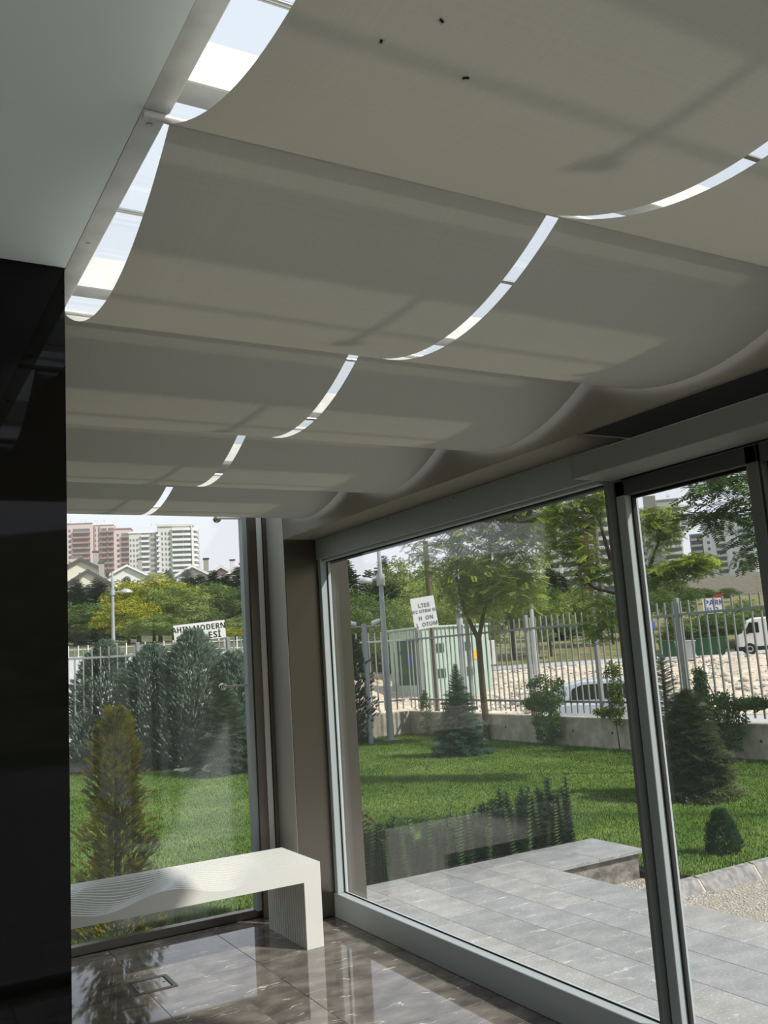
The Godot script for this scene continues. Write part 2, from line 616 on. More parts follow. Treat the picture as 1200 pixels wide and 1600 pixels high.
func glazing() -> void:
	var s: SurfaceTool
	# the fixed light of the shop front
	var w := thing("window_1", "large fixed shop front window in grey aluminium right of the column", "window", Vector3(2.713, 0, -4.2), 0.0, "", "structure")
	var o := w.position
	part("sill_frame", bx(Vector3(2.713, 0.0, -5.612) - o, Vector3(2.80, 0.150, -2.752) - o, 0.003), M.frame, w)
	part("head_frame", bx(Vector3(2.713, 2.335, -5.612) - o, Vector3(2.80, 2.476, -2.752) - o, 0.003), M.frame, w)
	part("glazing_bead", bx(Vector3(2.735, 2.318, -5.58) - o, Vector3(2.80, 2.336, -2.84) - o, 0.002), M.frame, w)
	part("jamb", bx(Vector3(2.722, 0.150, -5.612) - o, Vector3(2.80, 2.335, -5.57) - o, 0.003), M.frame, w)
	part("mullion", bx(Vector3(2.713, 0.0, -2.790) - o, Vector3(2.80, 2.335, -2.766) - o, 0.003), M.frame_mid, w)
	part("pane", bx(Vector3(2.776, 0.152, -5.57) - o, Vector3(2.788, 2.318, -2.79) - o), M.glass, w)
	s = st()
	box(s, Vector3(2.770, 0.150, -5.568) - o, Vector3(2.775, 0.156, -2.79) - o)
	box(s, Vector3(2.770, 2.312, -5.568) - o, Vector3(2.775, 2.318, -2.79) - o)
	box(s, Vector3(2.770, 0.150, -5.570) - o, Vector3(2.775, 2.318, -5.562) - o)
	part("gasket", s, M.rubber, w)
	for z in [-5.3, -4.6, -3.9]:
		part("screw", rod(Vector3(2.711, 2.455, z) - o, Vector3(2.714, 2.455, z) - o, 0.004), M.black, w)
	# sliding door leaf
	var d := thing("door_1", "glazed sliding door leaf in dark grey aluminium at the right", "door", Vector3(2.78, 0, -2.4), 0.0, "", "structure")
	o = d.position
	leaf(d, o, -2.756, -2.052)
	var d2 := thing("door_2", "second glazed sliding door leaf cut by the right edge", "door", Vector3(2.78, 0, -1.5), 0.0, "", "structure")
	o = d2.position
	leaf(d2, o, -2.042, -1.2, 0.006)
	part("blind", bx(Vector3(2.800, 0.06, -2.034) - o, Vector3(2.803, 2.24, -1.27) - o), M.blind, d2)
	var d3 := thing("window_4", "fixed shop front light beside the viewer", "window", Vector3(2.78, 0, -0.2), 0.0, "", "structure")
	o = d3.position
	leaf(d3, o, -1.15, 0.85)
	# door operator housing
	var h := thing("door_operator", "long grey box housing of the sliding door drive below the bulkhead", "housing", Vector3(2.5, 2.31, -1.0))
	part("housing", bx(Vector3(0, 0, -1.742), Vector3(0.215, 0.092, 1.8), 0.003), M.operator, h)
	part("end_cap", bx(Vector3(0.002, 0.002, -1.748), Vector3(0.213, 0.090, -1.742), 0.001), M.operator, h)
	# garden window on the far side
	var g := thing("window_2", "tall garden window in stainless steel behind the bench", "window", Vector3(1.4, 0, -6.0), 0.0, "", "structure")
	o = g.position
	part("sill_frame", bx(Vector3(0.44, 0.0, -6.03) - o, Vector3(2.40, 0.052, -5.965) - o, 0.002), M.steel_dark, g)
	part("head_frame", bx(Vector3(0.44, 2.90, -6.03) - o, Vector3(2.40, 3.10, -5.965) - o, 0.002), M.steel_dark, g)
	part("post", bx(Vector3(2.335, 0.0, -6.03) - o, Vector3(2.398, 3.10, -5.90) - o, 0.003), M.steel_dark, g)
	part("edge_strip", bx(Vector3(2.300, 0.052, -5.99) - o, Vector3(2.335, 2.90, -5.92) - o, 0.001), M.frame, g)
	part("edge_strip", bx(Vector3(2.398, 0.0, -5.99) - o, Vector3(2.436, 3.10, -5.895) - o, 0.001), M.white_metal, g)
	part("gasket", bx(Vector3(2.436, 0.0, -5.99) - o, Vector3(2.446, 3.10, -5.90) - o), M.rubber, g)
	part("filler", bx(Vector3(2.446, 0.0, -5.99) - o, Vector3(2.478, 3.10, -5.90) - o), M.steel_dark, g)
	part("pane", bx(Vector3(0.44, 0.05, -6.008) - o, Vector3(2.31, 2.90, -5.996) - o), M.glass, g)
	for y in [2.675, 1.515]:
		var a := part("glass_clamp", st_disc(Vector3(2.145, y, -5.99) - o, 0.028, 0.03), M.chrome, g)
		part("clamp_arm", rod(Vector3(2.145, y, -5.965) - o, Vector3(2.30, y, -5.95) - o, 0.008), M.chrome, g)
	# rear glazing behind the viewer
	var b := thing("window_5", "glazed rear end of the room behind the viewer", "window", Vector3(0, 0, 0.9), 0.0, "", "structure")
	o = b.position
	part("pane", bx(Vector3(-3.6, 0.05, 0.90) - o, Vector3(2.80, 3.08, 0.912) - o), M.glass, b)
	part("sill_frame", bx(Vector3(-3.6, -0.3, 0.88) - o, Vector3(2.80, 0.06, 0.95) - o, 0.002), M.steel, b)
	part("post", bx(Vector3(0.40, 0.0, 0.88) - o, Vector3(0.46, 3.10, 0.95) - o, 0.002), M.steel, b)
	part("post", bx(Vector3(-1.6, 0.0, 0.88) - o, Vector3(-1.54, 3.10, 0.95) - o, 0.002), M.steel, b)


func st_disc(at: Vector3, r: float, depth: float) -> SurfaceTool:
	var s := st()
	var old := T
	T = Transform3D(Basis(Vector3.RIGHT, PI / 2), at)
	lathe(s, [[0.0, -depth * 0.5], [r * 0.8, -depth * 0.5], [r, -depth * 0.3], [r, depth * 0.3], [r * 0.8, depth * 0.5], [r * 0.45, depth * 0.5], [r * 0.4, depth * 0.9], [0.0, depth]], 20)
	T = old
	return s


func leaf(d: Node3D, o: Vector3, z0: float, z1: float, w0 := 0.052) -> void:
	# stiles, rails, gaskets and pane of one door leaf between z0 and z1
	part("stile", bx(Vector3(2.745, 0.0, z0) - o, Vector3(2.82, 2.31, z0 + w0) - o, 0.002), M.frame if w0 > 0.03 else M.frame_dark, d)
	part("stile", bx(Vector3(2.745, 0.0, z1 - 0.050) - o, Vector3(2.82, 2.31, z1) - o, 0.002), M.frame_mid, d)
	part("top_rail", bx(Vector3(2.745, 2.245, z0) - o, Vector3(2.82, 2.31, z1) - o, 0.002), M.frame_dark, d)
	part("bottom_rail", bx(Vector3(2.745, 0.0, z0) - o, Vector3(2.82, 0.09, z1) - o, 0.002), M.frame_dark, d)
	var s := st()
	box(s, Vector3(2.778, 0.09, z0 + w0) - o, Vector3(2.80, 2.245, z0 + w0 + 0.008) - o)
	box(s, Vector3(2.778, 2.233, z0 + w0) - o, Vector3(2.80, 2.245, z1 - 0.050) - o)
	box(s, Vector3(2.778, 0.09, z1 - 0.058) - o, Vector3(2.80, 2.245, z1 - 0.050) - o)
	box(s, Vector3(2.76, 0.0, z0 - 0.010) - o, Vector3(2.80, 2.31, z0) - o)
	part("gasket", s, M.rubber, d)
	part("pane", bx(Vector3(2.783, 0.09, z0 + w0 + 0.002) - o, Vector3(2.793, 2.245, z1 - 0.052) - o), M.glass, d)


func skylight() -> void:
	# cross beams, glass and point fittings of the roof above the canopies
	var w := thing("window_3", "glass roof on steel cross beams above the canopies", "skylight", Vector3(1.45, 2.75, -2.6), 0.0, "", "structure")
	var o := w.position
	for k in range(-2, 4):
		var z := -1.54 - 1.02 * k
		part("cross_beam", bx(Vector3(0.492, 2.75, z - 0.045) - o, Vector3(2.476, 2.85, z + 0.03) - o, 0.003), M.steel_dull, w)
		for x in [0.535]:
			var s := st()
			T = Transform3D(Basis(), Vector3(x, 2.85, z) - o)
			lathe(s, [[0.0, 0.0], [0.017, 0.0], [0.017, 0.055], [0.009, 0.058], [0.009, 0.238], [0.026, 0.24], [0.026, 0.248], [0.0, 0.248]], 14)
			T = Transform3D()
			part("standoff", s, M.chrome, w)
		var zr := z - 0.046
		for x in [0.60, 1.53, 2.44]:
			# point fitting with an arm that carries the glass
			var s3 := st()
			T = Transform3D(Basis(Vector3.UP, -1.44), Vector3(x, 3.042, zr) - o)
			box(s3, Vector3(-0.13, 0, -0.012), Vector3(0.22, 0.016, 0.012), 0.003)
			T = Transform3D()
			part("spider_arm", s3, M.chrome, w)
			var s4 := st()
			T = Transform3D(Basis(), Vector3(x, 3.03, zr) + Vector3(-0.017, 0, -0.129) - o)
			lathe(s4, [[0.0, 0.0], [0.034, 0.0], [0.036, 0.004], [0.036, 0.02], [0.016, 0.024], [0.016, 0.066], [0.0, 0.068]], 16)
			T = Transform3D()
			part("fitting", s4, M.chrome, w)
		part("tie_rod", rod(Vector3(0.46, 3.05, zr) - o, Vector3(2.476, 3.05, zr) - o, 0.008), M.chrome, w)
	for k in range(-2, 5):
		var z1 := minf(-1.54 - 1.02 * (k - 1), 0.9)
		var z0 := maxf(-1.54 - 1.02 * k, -6.05)
		if z1 - z0 < 0.1:
			continue
		part("roof_pane", bx(Vector3(0.44, 3.10, z0 + 0.004) - o, Vector3(2.80, 3.112, z1 - 0.004) - o), M.glass, w)


func sag(u: float) -> float:
	return 0.15 * 4.0 * (u - u * u)


func canopies() -> void:
	var names := ["left hand run of slung grey beige canopy fabric", "right hand run of slung grey beige canopy fabric beside the bulkhead"]
	for b in 2:
		var x0: float = [0.486, 1.447][b]
		var x1: float = [1.409, 2.446][b]
		var t := thing("canopy", names[b], "canopy", Vector3((x0 + x1) * 0.5, 2.673, -2.56))
		var o := t.position
		for k in range(-1, 5):
			var za := -1.54 - 1.02 * (k - 1)
			part("swag", swag(x0, x1, za, o, 0.12 if k == 4 else 0.15), M.fabric, t)
	var ord := ["the last one by the garden window", "second from the garden window", "third from the garden window", "fourth from the garden window", "its bare end shows on the rail", "the nearest one overhead", "the one behind the viewer"]
	for k in range(-2, 5):
		var z := -1.54 - 1.02 * k
		var s := st()
		tube(s, [Vector3(0.436, 2.680, z), Vector3(2.476, 2.680, z)], [0.009, 0.009], 10)
		var r := part("canopy_rod", s, M.steel_dull, null)
		tag(r, "thin steel rod under the canopies: " + ord[4 - k], "rod", "canopy rods")
	# dead insects lying on the cloth
	var spots := [Vector3(1.000, 2.925, -1.347), Vector3(0.850, 2.830, -1.344), Vector3(1.100, 2.867, -1.414)]
	var near := ["biggest dark dead insect on the fabric overhead, nearest the top edge", "tiny dead insect on the fabric overhead, leftmost of three", "slim slanting dead insect on the fabric overhead, lowest of three"]
	var rays := [Vector3(0.541, 0.690, -0.729), Vector3(0.484, 0.672, -0.766), Vector3(0.566, 0.626, -0.727)]
	for i in 3:
		# where the sight line meets the cloth of the nearest swag
		var q := Vector3(0, 1.65, 0)
		for n in 4000:
			q += rays[i] * 0.001
			var u := (-0.52 - q.z) / 1.02
			if u > 0.0 and u < 1.0 and q.y >= 2.673 - sag(u):
				break
		var s := st()
		var len_: float = [0.005, 0.003, 0.006][i]
		tube(s, [Vector3(-len_, 0, 0), Vector3(-len_ * 0.5, 0.001, 0), Vector3(0, 0.0015, 0), Vector3(len_ * 0.5, 0.001, 0), Vector3(len_, 0, 0)], [0.0005, 0.002, 0.0016, 0.0022, 0.0005], 8)
		for g in 3:
			for sd in [-1.0, 1.0]:
				tube(s, [Vector3((g - 1) * 0.003, 0, 0), Vector3((g - 1) * 0.004, 0.001, sd * 0.003), Vector3((g - 1) * 0.005, -0.001, sd * 0.0045)], [0.0004, 0.0003, 0.0002], 4)
		var m := part("insect", s, M.insect)
		m.position = q - Vector3(0, 0.0035, 0)
		m.rotation.y = [0.4, 1.3, -0.5][i]
		tag(m, near[i], "insect", "insects on the fabric")


func swag(x0: float, x1: float, za: float, o: Vector3, deep: float) -> SurfaceTool:
	var s := st()
	var n := 36
	for i in n:
		var q := []
		for e in [i, i + 1]:
			var u := float(e) / n
			var y := 2.673 - sag(u) * deep / 0.15
			var slope := 4.0 * deep * (1.0 - 2.0 * u)
			q.append([y, za - 1.02 * u, Vector3(0, -1, slope / 1.02).normalized(), u * 1.07])
		for j in 4:
			var xa := lerpf(x0, x1, j / 4.0)
			var xb := lerpf(x0, x1, (j + 1) / 4.0)
			var p := [Vector3(xa, q[0][0], q[0][1]) - o, Vector3(xb, q[0][0], q[0][1]) - o, Vector3(xb, q[1][0], q[1][1]) - o, Vector3(xa, q[1][0], q[1][1]) - o]
			var uv := [Vector2(xa, q[0][3]), Vector2(xb, q[0][3]), Vector2(xb, q[1][3]), Vector2(xa, q[1][3])]
			tri(s, [p[0], p[1], p[2]], [q[0][2], q[0][2], q[1][2]], [uv[0], uv[1], uv[2]])
			tri(s, [p[0], p[2], p[3]], [q[0][2], q[1][2], q[1][2]], [uv[0], uv[2], uv[3]])
	return s


func seat_y(x: float, d: float) -> float:
	# height of a slat's upper edge; d: 0 front slat, 1 back slat
	var amp := 0.062 * (1.0 - smoothstep(0.30, 0.95, d))
	var ends := smoothstep(0.62, 0.95, x) * (1.0 - smoothstep(1.85, 2.22, x))
	var ph := (x - 1.13) / 0.70 - 0.55 * d
	return 0.474 - amp * ends * (0.5 + 0.5 * cos(TAU * ph))


func bench() -> void:
	var t := thing("bench", "white slatted bench with a rippled seat by the garden window", "bench", Vector3(1.55, 0, -5.4))
	var o := t.position
	var count := 17
	var xl := 0.60
	var xr := 2.392
	var leg := 0.108
	for i in count:
		var d := float(i) / (count - 1)
		var z := -5.116 - 0.034 * i
		var out := []
		var n := 64
		for k in n + 1:
			var x := lerpf(xl, xr, float(k) / n)
			out.append(Vector3(x, seat_y(x, d), z) - o)
		out.append_array([Vector3(xr, 0, z) - o, Vector3(xr - leg, 0, z) - o, Vector3(xr - leg, 0.372, z) - o, Vector3(xl + leg, 0.372, z) - o, Vector3(xl + leg, 0, z) - o, Vector3(xl, 0, z) - o])
		var s := st()
		prism(s, out, Vector3(0, 0, -0.0245))
		part("slat", s, M.bench, t)
		if i < count - 1:
			var out2 := []
			for k in n + 1:
				var x := lerpf(xl + 0.010, xr - 0.010, float(k) / n)
				out2.append(Vector3(x, seat_y(x, d) - 0.014, z - 0.0235) - o)
			out2.append_array([Vector3(xr - 0.010, 0, z - 0.0235) - o, Vector3(xr - leg + 0.010, 0, z - 0.0235) - o, Vector3(xr - leg + 0.010, 0.382, z - 0.0235) - o, Vector3(xl + leg - 0.010, 0.382, z - 0.0235) - o, Vector3(xl + leg - 0.010, 0, z - 0.0235) - o, Vector3(xl + 0.010, 0, z - 0.0235) - o])
			var s2 := st()
			prism(s2, out2, Vector3(0, 0, -0.0115))
			part("spacer", s2, M.bench, t)


func floor_hatch() -> void:
	var t := thing("floor_hatch", "small square floor hatch with a dark metal frame in the marble", "hatch", Vector3(1.386, 0, -5.16))
	var s := st()
	box(s, Vector3(-0.115, 0.0002, -0.115), Vector3(0.115, 0.0035, -0.092), 0.001)
	box(s, Vector3(-0.115, 0.0002, 0.092), Vector3(0.115, 0.0035, 0.115), 0.001)
	box(s, Vector3(-0.115, 0.0002, -0.092), Vector3(-0.092, 0.0035, 0.092), 0.001)
	box(s, Vector3(0.092, 0.0002, -0.092), Vector3(0.115, 0.0035, 0.092), 0.001)
	part("frame", s, M.hatch, t)
	uvo = Vector2(1.3, 0.4)
	part("lid", bx(Vector3(-0.084, 0.0002, -0.084), Vector3(0.084, 0.0018, 0.084), 0.0005), M.marble, t)
	uvo = Vector2.ZERO
	part("joint", bx(Vector3(-0.092, 0.0001, -0.092), Vector3(0.092, 0.0008, 0.092)), M.rubber, t)
	for e in [-0.07, 0.07]:
		part("lifting_key", bx(Vector3(e - 0.008, 0.0018, -0.004), Vector3(e + 0.008, 0.003, 0.004)), M.rubber, t)


# ---------------------------------------------------------------- land
func prof(pts: Array, r: float) -> float:
	if r <= pts[0][0]:
		return pts[0][1]
	for i in pts.size() - 1:
		if r <= pts[i + 1][0]:
			return lerpf(pts[i][1], pts[i + 1][1], (r - pts[i][0]) / (pts[i + 1][0] - pts[i][0]))
	return pts[-1][1]


const LEFT := [[19.0, -0.4], [24.0, -0.3], [34.0, 2.3], [40.0, 2.6], [90.0, 4.6], [200.0, 19.0], [540.0, 58.0], [760.0, 75.0]]
const RIGHT := [[19.0, -0.8], [29.0, -0.8], [57.0, 0.35], [66.0, 0.3], [120.0, 4.5], [250.0, 13.0], [460.0, 28.0], [760.0, 45.0]]


func high(a: float, r: float) -> float:
	var k := smoothstep(21.0, 31.0, a)
	return lerpf(prof(LEFT, r), prof(RIGHT, r), k)


func ground_at(a: float, r: float) -> Vector3:
	return Vector3(sin(deg_to_rad(a)) * r, high(a, r), -cos(deg_to_rad(a)) * r)


func band(called: String, a0: float, a1: float, r0: float, r1: float, m: Material, label: String, category: String, lift := 0.0, rough := 0.0) -> void:
	var s := st()
	var na := int(ceil((a1 - a0) / 1.5))
	var nr := int(clampf((r1 - r0) / 1.5, 4, 60))
	var ns := FastNoiseLite.new()
	ns.seed = 4
	ns.frequency = 0.35
	var grid := []
	for i in na + 1:
		var row := []
		for j in nr + 1:
			var q := ground_at(lerpf(a0, a1, float(i) / na), lerpf(r0, r1, float(j) / nr))
			var e := minf(minf(j, nr - j), 2) / 2.0
			q.y += lift + rough * e * ns.get_noise_2d(q.x, q.z)
			row.append(q)
		grid.append(row)
	for i in na:
		for j in nr:
			flat(s, [grid[i][j], grid[i + 1][j], grid[i + 1][j + 1]], grid[i][j] - Vector3.UP)
			flat(s, [grid[i][j], grid[i + 1][j + 1], grid[i][j + 1]], grid[i][j] - Vector3.UP)
	struct(called, s, m, label, category)


func terrain() -> void:
	band("street", 22.0, 66.0, 14.0, 30.0, M.asphalt, "pale grey street beyond the garden fence", "street")
	band("rubble_ground", 24.0, 66.0, 29.5, 57.5, M.rubble, "bare beige rubble lot across the street", "ground", 0.02, 0.5)
	band("road", 26.0, 66.0, 57.0, 67.0, M.asphalt, "grey road behind the rubble lot", "road", 0.03)
	band("verge", 22.0, 66.0, 66.5, 180.0, M.dry_grass, "dry grass slope behind the road", "ground")
	band("bank", -12.0, 24.5, 18.5, 25.0, M.dry_grass, "grass strip behind the back fence", "ground", 0.05)
	band("ramp", -12.0, 24.5, 24.5, 34.5, M.asphalt, "pale paved slope behind the back fence", "street", 0.02)
	band("hillside", -12.0, 26.0, 34.0, 260.0, M.hill, "wooded hillside below the houses", "ground")
	band("far_hill", -30.0, 70.0, 175.0, 760.0, M.hill, "far hill that carries the towers", "ground", -0.3)
	# the country behind the viewer
	var s := st()
	struct("forecourt", bx(Vector3(-9.0, -0.4, 0.95), Vector3(9.0, -0.02, 14.0)), M.forecourt, "grey paved forecourt behind the viewer", "paving")
	var ps := [[2.0, -0.45], [60.0, -0.3], [200.0, 18.0], [500.0, 70.0], [700.0, 80.0]]
	for i in 60:
		var a0 := deg_to_rad(64.0 + i * 4.7)
		var a1 := deg_to_rad(64.0 + (i + 1) * 4.7)
		for j in ps.size() - 1:
			var b0 := 1.0 + 0.25 * sin(a0 * 3.0)
			var b1 := 1.0 + 0.25 * sin(a1 * 3.0)
			var q := []
			for e in [[a0, j, b0], [a1, j, b1], [a1, j + 1, b1], [a0, j + 1, b0]]:
				var y: float = ps[e[1]][1]
				q.append(Vector3(sin(e[0]) * ps[e[1]][0], y * (e[2] if y > 0 else 1.0), -cos(e[0]) * ps[e[1]][0]))
			flat(s, q, q[0] - Vector3.UP)
	struct("hill_behind", s, M.hill, "hills behind the viewer", "ground")


func garden() -> void:
	# lawn bed and grass
	struct("lawn", bx(Vector3(-8, -0.5, -18.3), Vector3(11.0, -0.15, -6.2)), M.soil, "ground of the garden lawn", "lawn")
	struct("lawn", bx(Vector3(5.46, -0.5, -6.2), Vector3(11.0, -0.18, -5.1)), M.soil, "ground of the lawn strip beside the gravel path", "lawn")
	var tuft := st()
	for k in 9:
		var a := rr(0, TAU)
		var q := Vector3(rr(-0.03, 0.03), 0, rr(-0.03, 0.03))
		var lean := Vector3(cos(a), 0, sin(a)) * rr(0.01, 0.035)
		var h := rr(0.05, 0.085)
		var sd := Vector3(-sin(a), 0, cos(a)) * 0.0028
		var n := Vector3(cos(a) * 0.4, 1, sin(a) * 0.4).normalized()
		var mid := q + lean * 0.4 + Vector3.UP * h * 0.6
		var tip := q + lean + Vector3.UP * h
		var z := Vector2.ZERO
		tri(tuft, [q - sd, q + sd, mid + sd * 0.8], [n, n, n], [z, z, z])
		tri(tuft, [q - sd, mid + sd * 0.8, mid - sd * 0.8], [n, n, n], [z, z, z])
		tri(tuft, [mid - sd * 0.8, mid + sd * 0.8, tip], [n, n, n], [z, z, z])
	var xf := []
	var cols := []
	var ns := FastNoiseLite.new()
	ns.seed = 21
	ns.frequency = 0.55
	var tries := 0
	while xf.size() < 150000 and tries < 600000:
		tries += 1
		var a := deg_to_rad(rr(5.0, 60.0))
		var r := 4.8 + 16.5 * pow(rng.randf(), 1.25)
		var q := Vector3(sin(a) * r, -0.15, -cos(a) * r)
		if q.x > 10.95 or q.z < -18.15:
			continue
		if q.z > -6.2 and not (q.x > 5.5 and q.z < -5.13):
			continue
		var sc := rr(0.42, 0.72)
		xf.append(Transform3D(Basis(Vector3.UP, rr(0, TAU)).scaled(Vector3(sc * 1.2, sc, sc * 1.2)), q))
		var v := ns.get_noise_2d(q.x, q.z)
		var c := Color(0.105, 0.205, 0.027).lerp(Color(0.225, 0.33, 0.07), clampf(0.5 + v * 0.9 + rr(-0.25, 0.25), 0, 1))
		cols.append(c)
	var g := multi("grass", tuft.commit(), M.grass, xf, cols, null)
	tag(g, "bright green mown lawn grass", "grass", "", "stuff")
	# deck outside the shop front: long stone slabs in rows
	var dk := struct("deck", bx(Vector3(3.0, -0.45, -6.16), Vector3(4.52, -0.022, 0.9)), M.deck_grout, "grey stone deck outside the shop front", "deck")
	var rows := [2.92, 3.225, 3.545, 3.865, 4.165, 4.535]
	var firsts := [-5.75, -5.99, -5.23, -5.69, -5.95]
	for i in 5:
		var z := -6.18
		var z2: float = firsts[i]
		while z < 0.88:
			uvo = Vector2(rr(0, 5), rr(0, 5))
			part("slab", bx(Vector3(rows[i] + 0.0015, -0.022, z + 0.0015), Vector3(rows[i + 1] - 0.0015, 0.0, z2 - 0.0015), 0.0015), [M.deck, M.deck_pale, M.deck_dark][rng.randi() % 3], dk)
			z = z2
			z2 = minf(z2 + (0.78 if i % 2 == 0 else 0.9), 0.9)
	# low wall that carries the deck on past its corner
	var lw := struct("low_wall", bx(Vector3(4.54, -0.45, -6.15), Vector3(5.42, -0.035, -5.62)), M.riser, "low stone faced wall running on from the deck corner", "wall")
	for e in [[4.537, 4.98], [4.983, 5.46]]:
		uvo = Vector2(rr(0, 5), rr(0, 5))
		part("coping_slab", bx(Vector3(e[0], -0.028, -6.19), Vector3(e[1], 0.0, -5.58), 0.0015), M.deck, lw)
	uvo = Vector2.ZERO
	# gravel path and its kerb
	struct("path", bx(Vector3(4.5, -0.5, -4.96), Vector3(11.0, -0.225, 3.0)), M.gravel, "gravel path beside the stone deck", "path")
	struct("path", bx(Vector3(4.5, -0.5, -5.62), Vector3(5.5, -0.225, -4.95)), M.gravel, "gravel corner between low wall and kerb", "path")
	var kb := thing("kerb", "row of grey kerb stones between lawn and gravel path", "kerb", Vector3(4.85, -0.345, -5.05), 0.0, "", "structure")
	for k in 10:
		var s := st()
		var x0 := k * 0.62
		prism(s, [Vector3(x0 + 0.006, -0.1, -0.08), Vector3(x0 + 0.006, 0.20, -0.08), Vector3(x0 + 0.006, 0.215, -0.06), Vector3(x0 + 0.006, 0.205, -0.01), Vector3(x0 + 0.006, 0.06, 0.09), Vector3(x0 + 0.006, -0.1, 0.09)], Vector3(0.598, 0, 0))
		part("kerb_stone", s, M.kerb, kb)
		var mo := st()
		prism(mo, [Vector3(x0 + 0.603, -0.1, -0.078), Vector3(x0 + 0.603, 0.205, -0.078), Vector3(x0 + 0.603, 0.20, -0.012), Vector3(x0 + 0.603, 0.058, 0.086), Vector3(x0 + 0.603, -0.1, 0.087)], Vector3(0.024, 0, 0))
		part("mortar", mo, M.mortar, kb)
	var peb := pebble(7)
	xf = []
	cols = []
	for i in 15000:
		var q := Vector3(rr(4.55, 8.2), -0.225, rr(-4.95, -3.2))
		if i % 6 == 0:
			q = Vector3(rr(4.55, 5.45), -0.225, rr(-5.6, -4.9))
		var sc := rr(0.004, 0.009)
		xf.append(Transform3D(Basis.from_euler(Vector3(rr(0, 6), rr(0, 6), rr(0, 6))).scaled(Vector3(sc, sc * 0.7, sc)), q))
		var v := rr(0.25, 0.55)
		cols.append(Color(v, v * 0.93, v * 0.82))
	tag(multi("gravel", peb, M.stone, xf, cols, null), "loose beige gravel on the path", "gravel", "", "stuff")
	# flat cover in the grass
	var cv := thing("cover", "pale round concrete cover lying in the lawn by the left spruce", "cover", Vector3(5.149, -0.150, -16.292))
	var cs := st()
	lathe(cs, [[0.0, 0.055], [0.26, 0.055], [0.28, 0.045], [0.28, -0.05]], 20)
	part("slab", cs, M.concrete, cv)
	var cr := st()
	lathe(cr, [[0.08, 0.056], [0.08, 0.064], [0.10, 0.064], [0.10, 0.056]], 16)
	part("ring", cr, M.fence, cv)
	# rubble stones across the street
	xf = []
	cols = []
	var boulder := pebble(9)
	for i in 4200:
		var a := rr(25.0, 60.0)
		var r := rr(31.0, 57.0)
		var q := ground_at(a, r)
		var sc := rr(0.025, 0.09) * (2.4 if rng.randf() < 0.05 else 1.0)
		xf.append(Transform3D(Basis.from_euler(Vector3(rr(0, 6), rr(0, 6), rr(0, 6))).scaled(Vector3(sc, sc * 0.7, sc)), q + Vector3.UP * sc * 0.3))
		var v := rr(0.28, 0.66)
		cols.append(Color(v, v * 0.88, v * 0.74))
	tag(multi("rubble", boulder, M.stone, xf, cols, null), "broken beige stones strewn over the rubble lot", "rubble", "", "stuff")


func pebble(seed_: int) -> ArrayMesh:
	var sp := SphereMesh.new()
	sp.radial_segments = 8
	sp.rings = 4
	sp.radius = 1.0
	sp.height = 2.0
	var a := sp.get_mesh_arrays()
	var g := FastNoiseLite.new()
	g.seed = seed_
	g.frequency = 0.6
	var v: PackedVector3Array = a[Mesh.ARRAY_VERTEX]
	for i in v.size():
		v[i] *= 1.0 + 0.6 * g.get_noise_3dv(v[i])
	a[Mesh.ARRAY_VERTEX] = v
	var m := ArrayMesh.new()
	m.add_surface_from_arrays(Mesh.PRIMITIVE_TRIANGLES, a)
	return m


func fences() -> void:
	# garden walls
	var w := struct("garden_wall", bx(Vector3(10.98, -1.5, -18.4), Vector3(11.18, 0.37, -5.0), 0.01), M.concrete, "low fair faced concrete wall under the long fence", "wall")
	for k in 9:
		var z := -15.6 + 0.98 * k
		part("tie_hole", rod(Vector3(10.976, 0.13, z), Vector3(10.99, 0.13, z), 0.022, 10), M.black, w)
	struct("garden_wall", bx(Vector3(-8.0, -1.5, -18.4), Vector3(10.98, 0.37, -18.2), 0.01), M.concrete, "concrete wall at the far end of the lawn", "wall")
	fence(Vector3(11.07, 0.37, -18.3), Vector3(11.07, 0.37, -5.2), "long grey picket fence on the concrete wall at the right", [-17.8, -15.8, -13.83, -11.95, -10.06, -8.15, -6.25])
	fence(Vector3(-1.0, 0.37, -18.3), Vector3(10.9, 0.37, -18.3), "grey picket fence at the far end of the lawn behind the blue green conifers", [-0.9, 1.0, 2.9, 4.8, 6.7, 8.6, 10.5])
	# pale fence beyond the paved slope
	var t := thing("fence", "pale picket fence beyond the paved slope under the banner", "fence")
	var a := 8.0
	while a < 24.0:
		var q := ground_at(a, 34.0)
		part("picket", bx(q - Vector3(0.013, 0.3, 0.013), q + Vector3(0.013, 0.42, 0.013)), M.white, t)
		a += 0.55
	for y in [0.28]:
		var s := st()
		var pts := []
		var rs := []
		for k in 17:
			pts.append(ground_at(8.0 + k, 34.05) + Vector3.UP * y)
			rs.append(0.012)
		tube(s, pts, rs, 6)
		part("rail", s, M.white, t)


func fence(a: Vector3, b: Vector3, label: String, posts: Array) -> void:
	var t := thing("fence", label, "fence", a)
	var along := (b - a).normalized()
	var len_ := a.distance_to(b)
	var pm := bx(Vector3(-0.0125, 0.06, -0.0125), Vector3(0.0125, 1.83, 0.0125), 0.002).commit()
	var x := 0.05
	while x < len_:
		var o := part("picket", pm, M.fence, t)
		o.position = along * x + Vector3.UP * rr(-0.005, 0.005)
		x += 0.162
	for y in [0.26, 1.62]:
		var h := Vector3(0.02, 0.02, 0.02)
		part("rail", bx(Vector3.UP * y - h, along * len_ + Vector3.UP * y + h, 0.003), M.fence, t)
	for q in posts:
		var d: float = (q - a.z) if absf(along.z) > 0.5 else (q - a.x)
		part("post", bx(along * d + Vector3(-0.035, 0.0, -0.035), along * d + Vector3(0.035, 1.88, 0.035), 0.004), M.fence, t)


